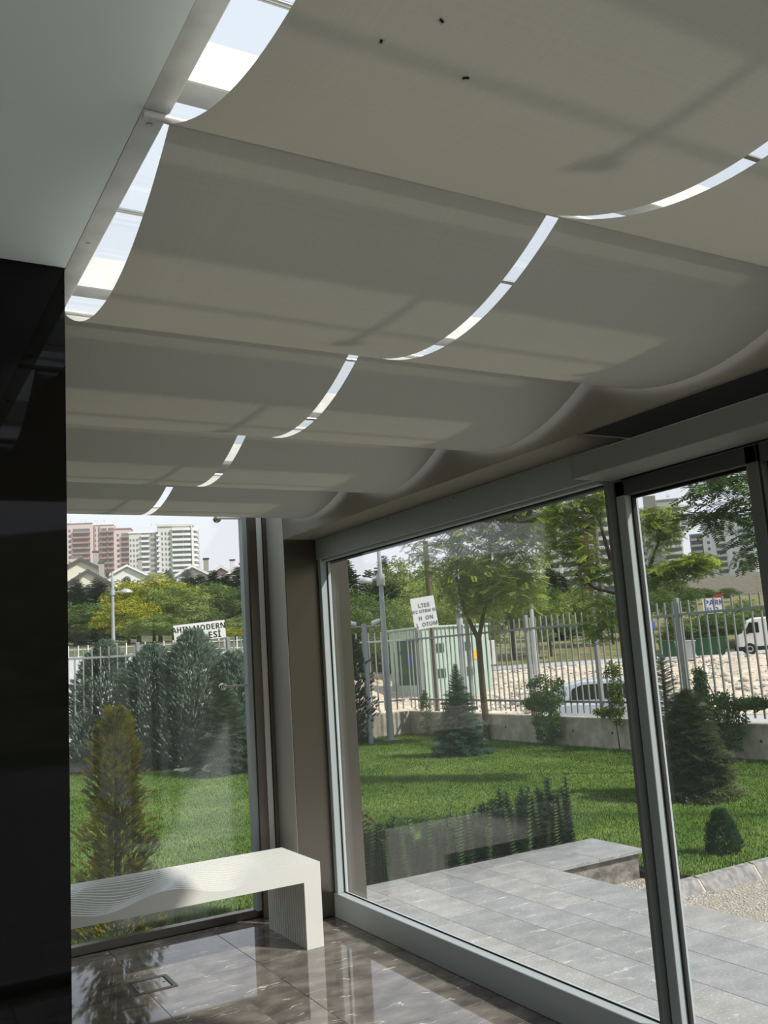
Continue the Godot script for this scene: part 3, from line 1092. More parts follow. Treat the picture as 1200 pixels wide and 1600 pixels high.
# ---------------------------------------------------------------- plants
func spray_mesh(needles: int, droop: float, seed_: int, thick := 0.011) -> ArrayMesh:
	# a twig along +z, one unit long, with side twigs and needles
	var g := RandomNumberGenerator.new()
	g.seed = seed_
	var s := st()
	var z := Vector2.ZERO
	var axes := [[Vector3.ZERO, Vector3(0, -droop, 1), 1.0]]
	var k := 0
	while k < 14:
		var f := 0.1 + 0.062 * k
		var sd := 1.0 if k % 2 == 0 else -1.0
		axes.append([Vector3(0, -droop * f * f, f), Vector3(sd * 0.8, g.randf_range(-0.15, 0.25), 0.75).normalized(), 0.42 * (1.0 - f) + 0.10])
		k += 1
	for ax in axes:
		var o: Vector3 = ax[0]
		var d: Vector3 = ax[1]
		var l: float = ax[2]
		var cnt := int(needles * (1.0 if l > 0.9 else l * 1.6))
		for i in cnt:
			var f := float(i) / cnt
			var q := o + d * l * f
			var a := g.randf() * TAU
			var side := d.cross(Vector3.UP).normalized()
			var up := side.cross(d).normalized()
			var dir := (side * cos(a) + up * sin(a) * 0.8 + d * 0.9).normalized()
			var tip := q + dir * g.randf_range(0.07, 0.11)
			var wd := dir.cross(Vector3(g.randf() - 0.5, 1, g.randf() - 0.5)).normalized() * thick
			var n := (up * 0.8 + dir * 0.2 + side * cos(a) * 0.4).normalized()
			tri(s, [q - wd, q + wd, tip], [n, n, n], [z, z, z])
	return s.commit()


func scale_spray(seed_: int) -> ArrayMesh:
	# flame shaped cypress spray along +y, one unit long
	var g := RandomNumberGenerator.new()
	g.seed = seed_
	var s := st()
	var z := Vector2.ZERO
	for i in 46:
		var f := g.randf()
		var base := Vector3(0, f * 0.6, 0)
		var a := g.randf() * TAU
		var d := Vector3(cos(a) * 0.45, 1.0, sin(a) * 0.2).normalized()
		var l := g.randf_range(0.25, 0.5)
		var tip := base + d * l
		var wd := d.cross(Vector3(cos(a + 1.5), 0.3, sin(a + 1.5))).normalized() * 0.022
		var mid := base + d * l * 0.55 + Vector3(g.randf() - 0.5, 0, g.randf() - 0.5) * 0.05
		var n := (Vector3(cos(a), 0.5, sin(a))).normalized()
		tri(s, [base, mid - wd, mid + wd], [n, n, n], [z, z, z])
		tri(s, [mid - wd, mid + wd, tip], [n, n, n], [z, z, z])
	return s.commit()


func leaf_cluster(count: int, size: float, spread: float, seed_: int) -> ArrayMesh:
	var g := RandomNumberGenerator.new()
	g.seed = seed_
	var s := st()
	var z := Vector2.ZERO
	for i in count:
		var q := Vector3(g.randf_range(-1, 1), g.randf_range(-1, 1), g.randf_range(-1, 1)) * spread
		var d := Vector3(g.randf_range(-1, 1), g.randf_range(-0.7, 0.3), g.randf_range(-1, 1)).normalized()
		var w := d.cross(Vector3(g.randf_range(-0.5, 0.5), 1, g.randf_range(-0.5, 0.5))).normalized() * size * 0.28
		var n := d.cross(w).normalized()
		if n.y < 0:
			n = -n
		var e := q + d * size
		var m := q + d * size * 0.5
		tri(s, [q, m + w, e], [n, n, n], [z, z, z])
		tri(s, [q, m - w, e], [n, n, n], [z, z, z])
	return s.commit()


func pinnate() -> ArrayMesh:
	# one compound leaf along +z, one unit long: a rachis and oval leaflets in pairs
	var s := st()
	var z := Vector2.ZERO
	tube(s, [Vector3.ZERO, Vector3(0, 0.03, 0.5), Vector3(0, -0.06, 1.0)], [0.006, 0.005, 0.003], 4)
	for k in 9:
		var f := 0.14 + 0.1 * k
		for sd in [-1.0, 1.0]:
			var o := Vector3(0, 0.03 - 0.09 * f * f, f)
			var d := Vector3(sd, -0.12, 0.32).normalized()
			var l := 0.24 * (1.0 - 0.35 * absf(f - 0.5))
			var w := Vector3(0, 0.02, 1).cross(d).cross(d).normalized() * 0.042
			var n := Vector3(sd * 0.15, 1, 0).normalized()
			var a := o + d * l * 0.12
			var b := o + d * l * 0.4
			var c := o + d * l * 0.75
			var e := o + d * l
			tri(s, [a, b + w, b - w], [n, n, n], [z, z, z])
			tri(s, [b - w, b + w, c + w * 0.85], [n, n, n], [z, z, z])
			tri(s, [b - w, c + w * 0.85, c - w * 0.85], [n, n, n], [z, z, z])
			tri(s, [c - w * 0.85, c + w * 0.85, e], [n, n, n], [z, z, z])
	return s.commit()


func upright_stem() -> ArrayMesh:
	# a stiff shoot one unit tall, close set with small leaves
	var s := st()
	var z := Vector2.ZERO
	tube(s, [Vector3.ZERO, Vector3(0, 1, 0)], [0.012, 0.004], 5)
	for k in 120:
		var f := 0.04 + 0.96 * k / 120.0
		var a := k * 2.4
		var d := Vector3(cos(a), 0.7, sin(a)).normalized()
		var q := Vector3(0, f * 0.97, 0)
		var l := 0.10 * (1.0 - 0.45 * f)
		var w := Vector3(-sin(a), 0, cos(a)) * l * 0.3
		var n := Vector3(cos(a) * 0.5, 0.85, sin(a) * 0.5).normalized()
		tri(s, [q, q + d * l * 0.5 + w, q + d * l], [n, n, n], [z, z, z])
		tri(s, [q, q + d * l * 0.5 - w, q + d * l], [n, n, n], [z, z, z])
	return s.commit()


func aim(dir: Vector3, roll := 0.0) -> Basis:
	var up := Vector3.UP if absf(dir.y) < 0.97 else Vector3.RIGHT
	return Basis.looking_at(-dir, up) * Basis(Vector3.BACK, roll)


var meshes := {}


func conifer(called: String, label: String, at: Vector3, h: float, rad: float, n: int, dark: Color, light: Color, category := "spruce", group := "", curve := 1.0, spread_up := 0.15) -> Node3D:
	if not meshes.has("spray"):
		meshes.spray = spray_mesh(56, 0.12, 3, 0.012)
	var t := thing(called, label, category, at, rr(0, 6), group)
	var tr := st()
	tube(tr, [Vector3.ZERO, Vector3(0, h * 0.5, 0), Vector3(0, h * 0.97, 0)], [h * 0.028, h * 0.016, h * 0.003], 7)
	part("trunk", tr, M.bark, t)
	var xf := []
	var cols := []
	for i in n:
		var f := pow((i + 0.5) / n, 0.85)
		var y := h * (0.03 + 0.95 * f)
		var a := i * 2.39996 + rr(-0.2, 0.2)
		var l := rad * pow(1.0 - f, curve) * rr(0.75, 1.12) + h * 0.03
		var up := lerpf(-0.1, spread_up + 0.45, f) + rr(-0.12, 0.12)
		var d := Vector3(cos(a), up, sin(a)).normalized()
		var sc := Vector3(l * 0.9, l * 0.8, l)
		if f > 0.7:
			sc.x = l
		xf.append(Transform3D(aim(d, rr(-0.4, 0.4)) * Basis.from_scale(sc), Vector3(0, y, 0)))
		cols.append(dark.lerp(light, clampf(rr(0.0, 1.0), 0, 1)))
		if l > rad * 0.45:
			# a second, fuller whorl further out
			var d2 := Vector3(cos(a + 0.25), up * 0.5, sin(a + 0.25)).normalized()
			xf.append(Transform3D(aim(d2, rr(-0.5, 0.5)) * Basis.from_scale(sc * 0.62), Vector3(0, y, 0) + d * l * 0.45))
			cols.append(dark.lerp(light, rr(0.2, 1.0)))
	xf.append(Transform3D(aim(Vector3(0.03, 1, 0.02).normalized()) * Basis.from_scale(Vector3.ONE * h * 0.12), Vector3(0, h * 0.88, 0)))
	cols.append(light)
	multi("foliage", meshes.spray, M.needle, xf, cols, t)
	return t


func flame(called: String, label: String, at: Vector3, h: float, prof_: Array, n: int, one: Color, two: Color, size: float, category: String, group := "", gold := 0.4, rag := 0.75) -> Node3D:
	# columnar or bushy scale leaved conifer; prof_: [height share, radius]
	if not meshes.has("scale"):
		meshes.scale = scale_spray(5)
	var t := thing(called, label, category, at, rr(0, 6), group)
	var tr := st()
	tube(tr, [Vector3.ZERO, Vector3(0, h * 0.5, 0), Vector3(0, h * 0.93, 0)], [h * 0.022, h * 0.014, h * 0.003], 7)
	part("trunk", tr, M.bark, t)
	var ns := FastNoiseLite.new()
	var patch := FastNoiseLite.new()
	patch.seed = 3
	patch.frequency = 0.9
	ns.seed = int(at.x * 100.0)
	ns.frequency = 2.2 / maxf(prof_[0][1], 0.1) * 0.3
	var xf := []
	var cols := []
	for i in n:
		var f := rng.randf()
		var y := f * h
		var a := rr(0, TAU)
		var r := prof(prof_, f)
		var bump := ns.get_noise_3d(cos(a) * r * 2.0, y * 1.5, sin(a) * r * 2.0)
		var k := sqrt(rr(0.08, 1.0))
		var rad := r * k * (1.0 + rag * bump)
		var d := Vector3(cos(a) * (0.5 + 0.5 * k), 1.0 - 0.35 * k, sin(a) * (0.5 + 0.5 * k)).normalized()
		var sc := size * rr(0.6, 1.25)
		var b := Basis(Quaternion(Vector3.UP, d)) * Basis(Vector3.UP, rr(0, TAU))
		xf.append(Transform3D(b * Basis.from_scale(Vector3(sc, sc, sc)), Vector3(cos(a) * rad, y - sc * 0.3, sin(a) * rad)))
		# colour differs from spray to spray; golden plants carry their gold in whole sprays, in patches
		cols.append(one.lerp(two, clampf(0.5 + patch.get_noise_3d(a * 0.4, y * 2.5, 0.0) * gold + rr(-0.35, 0.35), 0, 1)))
	multi("foliage", meshes.scale, M.needle, xf, cols, t)
	return t


func bushy(called: String, label: String, at: Vector3, blobs: Array, n: int, dark: Color, light: Color, size: float, category: String, stems: Array, group := "") -> Node3D:
	# leafy shrub: blobs are [centre, radii]; stems are polylines with radii
	if not meshes.has("cluster"):
		meshes.cluster = leaf_cluster(14, 0.55, 0.6, 9)
	var t := thing(called, label, category, at, 0.0, group)
	for q in stems:
		var s := st()
		tube(s, q[0], q[1], 6)
		part("stem", s, M.bark, t)
	var xf := []
	var cols := []
	for i in n:
		var b: Array = blobs[i % blobs.size()]
		var d := Vector3(rr(-1, 1), rr(-1, 1), rr(-1, 1))
		while d.length() > 1.0:
			d = Vector3(rr(-1, 1), rr(-1, 1), rr(-1, 1))
		d = d.normalized() * pow(d.length(), 0.6)
		var sc := size * rr(0.7, 1.3)
		xf.append(Transform3D(Basis.from_euler(Vector3(rr(0, 6), rr(0, 6), rr(0, 6))).scaled(Vector3.ONE * sc), b[0] + d * b[1]))
		cols.append(dark.lerp(light, rr(0.25, 0.85)))
	multi("foliage", meshes.cluster, M.leaf, xf, cols, t)
	return t


func shrubs() -> void:
	var lawn := -0.15
	# golden cypress just outside the garden window
	flame("cypress", "golden yellow tipped cypress close outside the garden window", Vector3(1.607, -0.150, -6.788), 1.56, [[0.0, 0.20], [0.1, 0.24], [0.4, 0.20], [0.6, 0.15], [0.8, 0.15], [1.0, 0.02]], 3400, Color(0.30, 0.29, 0.03), Color(0.98, 0.84, 0.04), 0.075, "cypress", "", 2.2, 1.5)
	conifer("spruce", "dense green spruce beside the steel window post at the left", Vector3(5.425, -0.150, -15.136), 1.75, 0.68, 330, Color(0.03, 0.065, 0.035), Color(0.12, 0.19, 0.10))
	conifer("spruce", "small blue green spruce in the middle of the lawn before the fence", Vector3(9.078, -0.150, -13.405), 1.60, 0.52, 300, Color(0.025, 0.065, 0.045), Color(0.085, 0.165, 0.115))
	var big := conifer("spruce", "stout dark spruce seen through the sliding door", Vector3(8.095, -0.150, -7.378), 1.22, 0.50, 300, Color(0.02, 0.038, 0.016), Color(0.14, 0.17, 0.07), "spruce", "", 0.55)
	conifer("spruce", "slim blue tipped spruce right behind the stout dark spruce", Vector3(8.279, -0.150, -7.861), 1.62, 0.26, 120, Color(0.03, 0.06, 0.03), Color(0.10, 0.15, 0.09), "spruce", "", 0.5)
	flame("thuja", "small egg shaped dark thuja on the lawn near the kerb", Vector3(6.187, -0.150, -5.418), 0.37, [[0.0, 0.11], [0.3, 0.13], [0.7, 0.09], [1.0, 0.02]], 1800, Color(0.025, 0.06, 0.018), Color(0.06, 0.12, 0.035), 0.045, "thuja", "", 0.4, 0.2)
	# blue green row along the far fence
	var d := Color(0.115, 0.175, 0.125)
	var l := Color(0.23, 0.325, 0.235)
	flame("juniper", "blue green conifer at the left of the row before the far fence", Vector3(4.263, -0.150, -18.699), 2.45, [[0.0, 0.35], [0.15, 0.66], [0.5, 0.74], [0.8, 0.44], [1.0, 0.05]], 5200, d, l, 0.16, "conifer")
	flame("juniper", "blue green conifer second from left in the row before the far fence", Vector3(4.818, -0.150, -17.291), 2.28, [[0.0, 0.45], [0.15, 0.70], [0.55, 0.76], [0.8, 0.45], [1.0, 0.05]], 5200, d, l, 0.16, "conifer")
	flame("juniper", "tallest full blue green conifer in the row, left of the spruce", Vector3(5.444, -0.150, -16.760), 2.5, [[0.0, 0.5], [0.15, 0.72], [0.5, 0.76], [0.8, 0.46], [1.0, 0.05]], 5600, d, l, 0.16, "conifer")
	flame("juniper", "blue green conifer behind the steel window post, behind the spruce", Vector3(6.051, -0.150, -16.250), 2.05, [[0.0, 0.4], [0.15, 0.55], [0.5, 0.55], [0.8, 0.32], [1.0, 0.05]], 4200, d, l, 0.16, "conifer")
	flame("juniper", "low spreading juniper hanging over the far concrete wall at the left", Vector3(3.776, 0.060, -18.000), 0.8, [[0.0, 0.2], [0.4, 0.7], [0.8, 0.6], [1.0, 0.2]], 600, d, l * 0.8, 0.2, "juniper")
	flame("juniper", "dark tall conifer beside the camera pole at the fence corner", Vector3(8.927, -0.150, -17.370), 2.4, [[0.0, 0.4], [0.2, 0.55], [0.6, 0.5], [0.85, 0.3], [1.0, 0.05]], 2600, Color(0.03, 0.05, 0.035), Color(0.10, 0.15, 0.09), 0.15, "conifer")
	# upright evergreen clumps behind the deck edge
	var stem := upright_stem()
	var clumps := [[3.30, 3.68, 0.50, 12, "first clump of upright evergreen shoots, beside the column"], [3.76, 4.28, 0.47, 16, "second clump of upright evergreen shoots from the column behind the deck"], [4.33, 4.74, 0.52, 13, "third clump of upright evergreen shoots from the column behind the deck"], [4.74, 5.36, 0.58, 18, "tallest clump of upright evergreen shoots, by the low wall"]]
	for c in clumps:
		var t := thing("evergreen_clump", c[4], "shrub", Vector3((c[0] + c[1]) * 0.5, lawn, -6.36), 0.0, "evergreen clumps along the deck")
		var xf := []
		var cols := []
		for k in c[3] * 3:
			var x: float = lerpf(c[0], c[1], (k + rr(0.1, 0.9)) / (c[3] * 3)) - (c[0] + c[1]) * 0.5
			var h: float = c[2] * (rr(0.55, 1.08) if k % 3 else rr(0.95, 1.18))
			xf.append(Transform3D(Basis.from_euler(Vector3(rr(-0.08, 0.08), rr(0, 6), rr(-0.08, 0.08))).scaled(Vector3(1.0, h, 1.0)), Vector3(x, 0, rr(-0.1, 0.1))))
			var v := rr(0, 1)
			cols.append(Color(0.02, 0.045, 0.012).lerp(Color(0.08, 0.13, 0.035), v))
		multi("shoots", stem, M.leaf, xf, cols, t)
	# shrubs and climbers against the right hand wall
	var g0 := Color(0.025, 0.06, 0.015)
	var g1 := Color(0.10, 0.19, 0.05)
	bushy("climber", "dense dark climber on the concrete wall and fence left of the car", Vector3(10.8, lawn, -13.15), [[Vector3(0, 0.5, 0), Vector3(0.16, 0.5, 0.34)], [Vector3(0, 0.95, 0.05), Vector3(0.16, 0.32, 0.52)], [Vector3(0.1, 0.75, -0.3), Vector3(0.15, 0.12, 0.45)]], 620, g0, g1, 0.075, "climber", [[[Vector3(0, 0, 0), Vector3(0.05, 0.6, 0.1), Vector3(0.1, 1.2, 0.1)], [0.02, 0.015, 0.006]]])
	bushy("climber", "thin light green climber on the fence before the car", Vector3(10.85, lawn, -11.45), [[Vector3(0.05, 1.15, 0), Vector3(0.12, 0.36, 0.16)], [Vector3(0.05, 0.75, 0.0), Vector3(0.1, 0.35, 0.13)], [Vector3(0.08, 0.62, -0.25), Vector3(0.1, 0.06, 0.3)]], 300, Color(0.05, 0.09, 0.015), Color(0.19, 0.26, 0.05), 0.07, "climber", [[[Vector3(0, 0, 0.05), Vector3(0.02, 0.4, 0), Vector3(0.05, 1.3, 0)], [0.012, 0.01, 0.005]]])
	bushy("climber", "dark bushy climber on the wall seen through the sliding door", Vector3(10.75, lawn, -9.15), [[Vector3(0, 0.55, 0), Vector3(0.2, 0.42, 0.36)], [Vector3(0.05, 0.68, -0.2), Vector3(0.2, 0.28, 0.35)], [Vector3(0.15, 1.0, -0.48), Vector3(0.08, 0.32, 0.08)], [Vector3(0.1, 0.8, 0.4), Vector3(0.12, 0.06, 0.3)]], 680, Color(0.018, 0.045, 0.012), Color(0.07, 0.14, 0.035), 0.075, "climber", [[[Vector3(0, 0, 0), Vector3(0.03, 0.5, 0.05), Vector3(0.12, 1.3, -0.4)], [0.02, 0.015, 0.005]]])
	bushy("climber", "two sparse young climbers on the wall left of the middle spruce", Vector3(10.85, lawn, -17.3), [[Vector3(0, 0.5, 0), Vector3(0.08, 0.5, 0.15)], [Vector3(0, 0.35, 0.9), Vector3(0.1, 0.35, 0.18)]], 170, g0, g1, 0.075, "climber", [[[Vector3(0, 0, 0), Vector3(0.05, 1.6, 0)], [0.012, 0.005]], [[Vector3(0, 0, 0.9), Vector3(0.05, 1.0, 0.9)], [0.012, 0.005]]])
	bushy("shrub", "dark low shrub at the left edge of the far lawn behind the window frame", Vector3(4.121, -0.150, -7.946), [[Vector3(0, 0.18, 0), Vector3(0.16, 0.2, 0.2)]], 120, g0, Color(0.12, 0.10, 0.03), 0.06, "shrub", [[[Vector3.ZERO, Vector3(0, 0.3, 0)], [0.01, 0.004]]])


func tree(called: String, label: String, at: Vector3, limbs: Array, blobs: Array, n: int, size: float, dark: Color, light: Color, category: String, mesh: Mesh) -> void:
	var t := thing(called, label, category, at)
	for q in limbs:
		var s := st()
		tube(s, q[0], q[1], 7)
		part("trunk" if q == limbs[0] else "branch", s, M.bark, t)
	var xf := []
	var cols := []
	for i in n:
		var b: Array = blobs[i % blobs.size()]
		var d := Vector3(rr(-1, 1), rr(-1, 1), rr(-1, 1))
		while d.length() > 1.0:
			d = Vector3(rr(-1, 1), rr(-1, 1), rr(-1, 1))
		var a := rr(0, TAU)
		var dir := Vector3(cos(a), rr(-0.7, 0.15), sin(a)).normalized()
		var sc := size * rr(0.7, 1.25)
		xf.append(Transform3D(aim(dir, rr(-0.5, 0.5)) * Basis.from_scale(Vector3.ONE * sc), b[0] + d * b[1]))
		cols.append(dark.lerp(light, rr(0.2, 0.9)))
	multi("foliage", mesh, M.leaf, xf, cols, t)


func limb(o: Vector3, pts: Array, r0: float, r1: float) -> Array:
	var q := []
	var rs := []
	for i in pts.size():
		q.append(pts[i] - o)
		rs.append(lerpf(r0, r1, float(i) / (pts.size() - 1)))
	return [q, rs]


func locusts() -> void:
	var pm := pinnate()
	# tree A: slim locust by the fence
	var o: Vector3 = Vector3(10.869, -0.075, -15.094)
	o.y = -0.15
	tree("locust_tree", "young locust tree by the fence behind the middle spruce", o, [
		limb(o, [o, Vector3(10.857, 0.829, -15.102), Vector3(10.852, 1.849, -15.106)], 0.075, 0.055),
		limb(o, [Vector3(10.852, 1.849, -15.106), Vector3(10.600, 2.444, -15.162), Vector3(10.451, 3.160, -15.144), Vector3(10.468, 3.797, -15.011)], 0.05, 0.012),
		limb(o, [Vector3(10.852, 1.849, -15.106), Vector3(10.988, 2.484, -15.007), Vector3(11.192, 3.397, -14.981), Vector3(11.297, 4.187, -14.902)], 0.05, 0.012),
		limb(o, [Vector3(10.992, 2.549, -15.004), Vector3(11.399, 2.890, -14.571), Vector3(11.856, 3.218, -14.071)], 0.03, 0.008),
		limb(o, [Vector3(11.192, 3.397, -14.981), Vector3(11.337, 3.952, -15.123), Vector3(11.411, 4.508, -15.192)], 0.03, 0.008)],
		[[Vector3(10.567, 4.576, -15.307) - o, Vector3(0.7, 0.4, 0.8)], [Vector3(11.320, 4.634, -14.759) - o, Vector3(0.8, 0.4, 0.8)], [Vector3(11.738, 4.341, -14.170) - o, Vector3(0.5, 0.5, 0.6)], [Vector3(10.357, 3.858, -15.450) - o, Vector3(0.75, 0.7, 0.9)], [Vector3(10.979, 4.267, -15.014) - o, Vector3(0.8, 0.6, 0.9)], [Vector3(11.554, 4.273, -14.576) - o, Vector3(0.6, 0.75, 0.8)], [Vector3(11.594, 3.701, -14.288) - o, Vector3(0.45, 0.75, 0.6)], [Vector3(11.071, 3.262, -14.946) - o, Vector3(0.9, 0.55, 0.8)], [Vector3(11.383, 2.815, -14.456) - o, Vector3(0.6, 0.5, 0.6)], [Vector3(10.774, 2.764, -15.162) - o, Vector3(0.5, 0.4, 0.5)]],
		3300, 0.30, Color(0.10, 0.16, 0.02), Color(0.33, 0.40, 0.06), "tree", pm)
	# tree B: locust half hidden by the door stile
	o = Vector3(9.167, 0.109, -9.218)
	o.y = -0.15
	tree("locust_tree", "light green locust tree half hidden behind the door stile", o, [
		limb(o, [o, Vector3(9.168, 1.650, -9.217), Vector3(9.135, 2.269, -9.250)], 0.07, 0.045),
		limb(o, [Vector3(9.135, 2.269, -9.250), Vector3(8.975, 2.897, -9.266), Vector3(8.854, 3.297, -9.243), Vector3(8.696, 3.521, -9.256)], 0.04, 0.01),
		limb(o, [Vector3(8.854, 3.297, -9.243), Vector3(8.971, 3.622, -9.269), Vector3(8.978, 3.804, -9.263)], 0.02, 0.008),
		limb(o, [Vector3(9.184, 1.867, -9.200), Vector3(9.252, 2.535, -8.846), Vector3(9.298, 2.903, -8.650), Vector3(9.289, 3.230, -8.513)], 0.035, 0.008),
		limb(o, [Vector3(9.184, 1.867, -9.200), Vector3(9.218, 2.391, -8.881), Vector3(9.315, 2.451, -8.485), Vector3(9.515, 2.575, -8.107)], 0.03, 0.006),
		limb(o, [Vector3(9.135, 2.269, -9.250), Vector3(8.675, 2.370, -9.275), Vector3(8.375, 2.652, -9.414)], 0.025, 0.006)],
		[[Vector3(8.437, 3.511, -9.492) - o, Vector3(0.25, 0.25, 0.3)], [Vector3(8.768, 3.646, -9.188) - o, Vector3(0.3, 0.2, 0.3)], [Vector3(8.447, 3.194, -9.483) - o, Vector3(0.30, 0.30, 0.4)], [Vector3(8.525, 2.917, -9.414) - o, Vector3(0.38, 0.25, 0.4)], [Vector3(8.658, 3.436, -9.291) - o, Vector3(0.28, 0.25, 0.3)], [Vector3(8.691, 2.587, -9.260) - o, Vector3(0.3, 0.2, 0.4)], [Vector3(8.705, 1.932, -9.247) - o, Vector3(0.18, 0.3, 0.3)], [Vector3(9.209, 3.091, -8.745) - o, Vector3(0.32, 0.40, 0.4)], [Vector3(9.314, 3.183, -8.486) - o, Vector3(0.3, 0.25, 0.3)], [Vector3(9.375, 2.528, -8.419) - o, Vector3(0.45, 0.16, 0.35)], [Vector3(9.439, 2.603, -8.195) - o, Vector3(0.32, 0.14, 0.3)], [Vector3(9.093, 2.480, -8.723) - o, Vector3(0.25, 0.2, 0.3)]],
		3000, 0.17, Color(0.10, 0.165, 0.015), Color(0.32, 0.40, 0.045), "tree", pm)
	# tree C: dark locust close on the right, trunk outside the frame
	o = Vector3(8.114, 1.531, -5.672)
	o.y = -0.15
	tree("locust_tree", "dark leaved locust branches hanging close at the upper right", o, [
		limb(o, [o, o + Vector3(-0.05, 1.2, 0), Vector3(8.163, 2.794, -5.602)], 0.06, 0.04),
		limb(o, [Vector3(8.163, 2.794, -5.602), Vector3(7.716, 2.866, -5.712), Vector3(7.225, 2.784, -5.856), Vector3(6.907, 2.833, -6.001)], 0.02, 0.004),
		limb(o, [Vector3(8.163, 2.794, -5.602), Vector3(7.773, 3.175, -5.634), Vector3(7.324, 3.143, -5.732), Vector3(6.980, 3.040, -5.917)], 0.02, 0.004)],
		[[Vector3(7.038, 2.810, -5.847) - o, Vector3(0.30, 0.09, 0.30)], [Vector3(7.297, 2.771, -5.766) - o, Vector3(0.30, 0.14, 0.30)], [Vector3(7.306, 3.147, -5.754) - o, Vector3(0.30, 0.17, 0.30)], [Vector3(7.077, 3.084, -5.800) - o, Vector3(0.24, 0.12, 0.30)], [Vector3(7.441, 2.835, -5.578) - o, Vector3(0.33, 0.30, 0.30)], [Vector3(7.381, 2.475, -5.658) - o, Vector3(0.15, 0.18, 0.22)]],
		300, 0.27, Color(0.03, 0.075, 0.012), Color(0.10, 0.19, 0.03), "tree", pm)


# ---------------------------------------------------------------- street furniture and vehicles
func lamp(called: String, label: String, foot: Vector3, h: float, arm_y: float, arm: Vector3, r: float) -> void:
	var t := thing(called, label, "street lamp", foot)
	var s := st()
	tube(s, [Vector3.ZERO, Vector3(0, h, 0)], [r, r * 0.6], 10)
	part("pole", s, M.pole, t)
	part("base_plate", bx(Vector3(-r * 2, -0.02, -r * 2), Vector3(r * 2, 0.03, r * 2)), M.pole, t)
	var n := arm.normalized()
	part("arm", rod(Vector3(0, arm_y, 0), Vector3(0, arm_y, 0) + arm * 0.62, r * 0.4), M.pole, t)
	var hd := st()
	T = Transform3D(Basis(), Vector3(0, arm_y - 0.05, 0) + arm * 0.8)
	var w := arm.length() * 0.38
	lathe(hd, [[w, -0.01], [w, 0.02], [w * 0.9, w * 0.28], [w * 0.65, w * 0.5], [w * 0.3, w * 0.62], [0.0, w * 0.65]], 18)
	T = Transform3D()
	part("shade", hd, M.pole, t)
	var ld := st()
	T = Transform3D(Basis(), Vector3(0, arm_y - 0.05, 0) + arm * 0.8)
	lathe(ld, [[0.0, -0.03], [w * 0.7, -0.02], [w * 0.95, 0.0]], 18)
	T = Transform3D()
	part("diffuser", ld, M.white, t)
	var cl := st()
	tube(cl, [Vector3(0, arm_y - 0.15, 0), Vector3(0, arm_y + 0.1, 0)], [r * 1.25, r * 1.25], 10)
	part("collar", cl, M.pole, t)


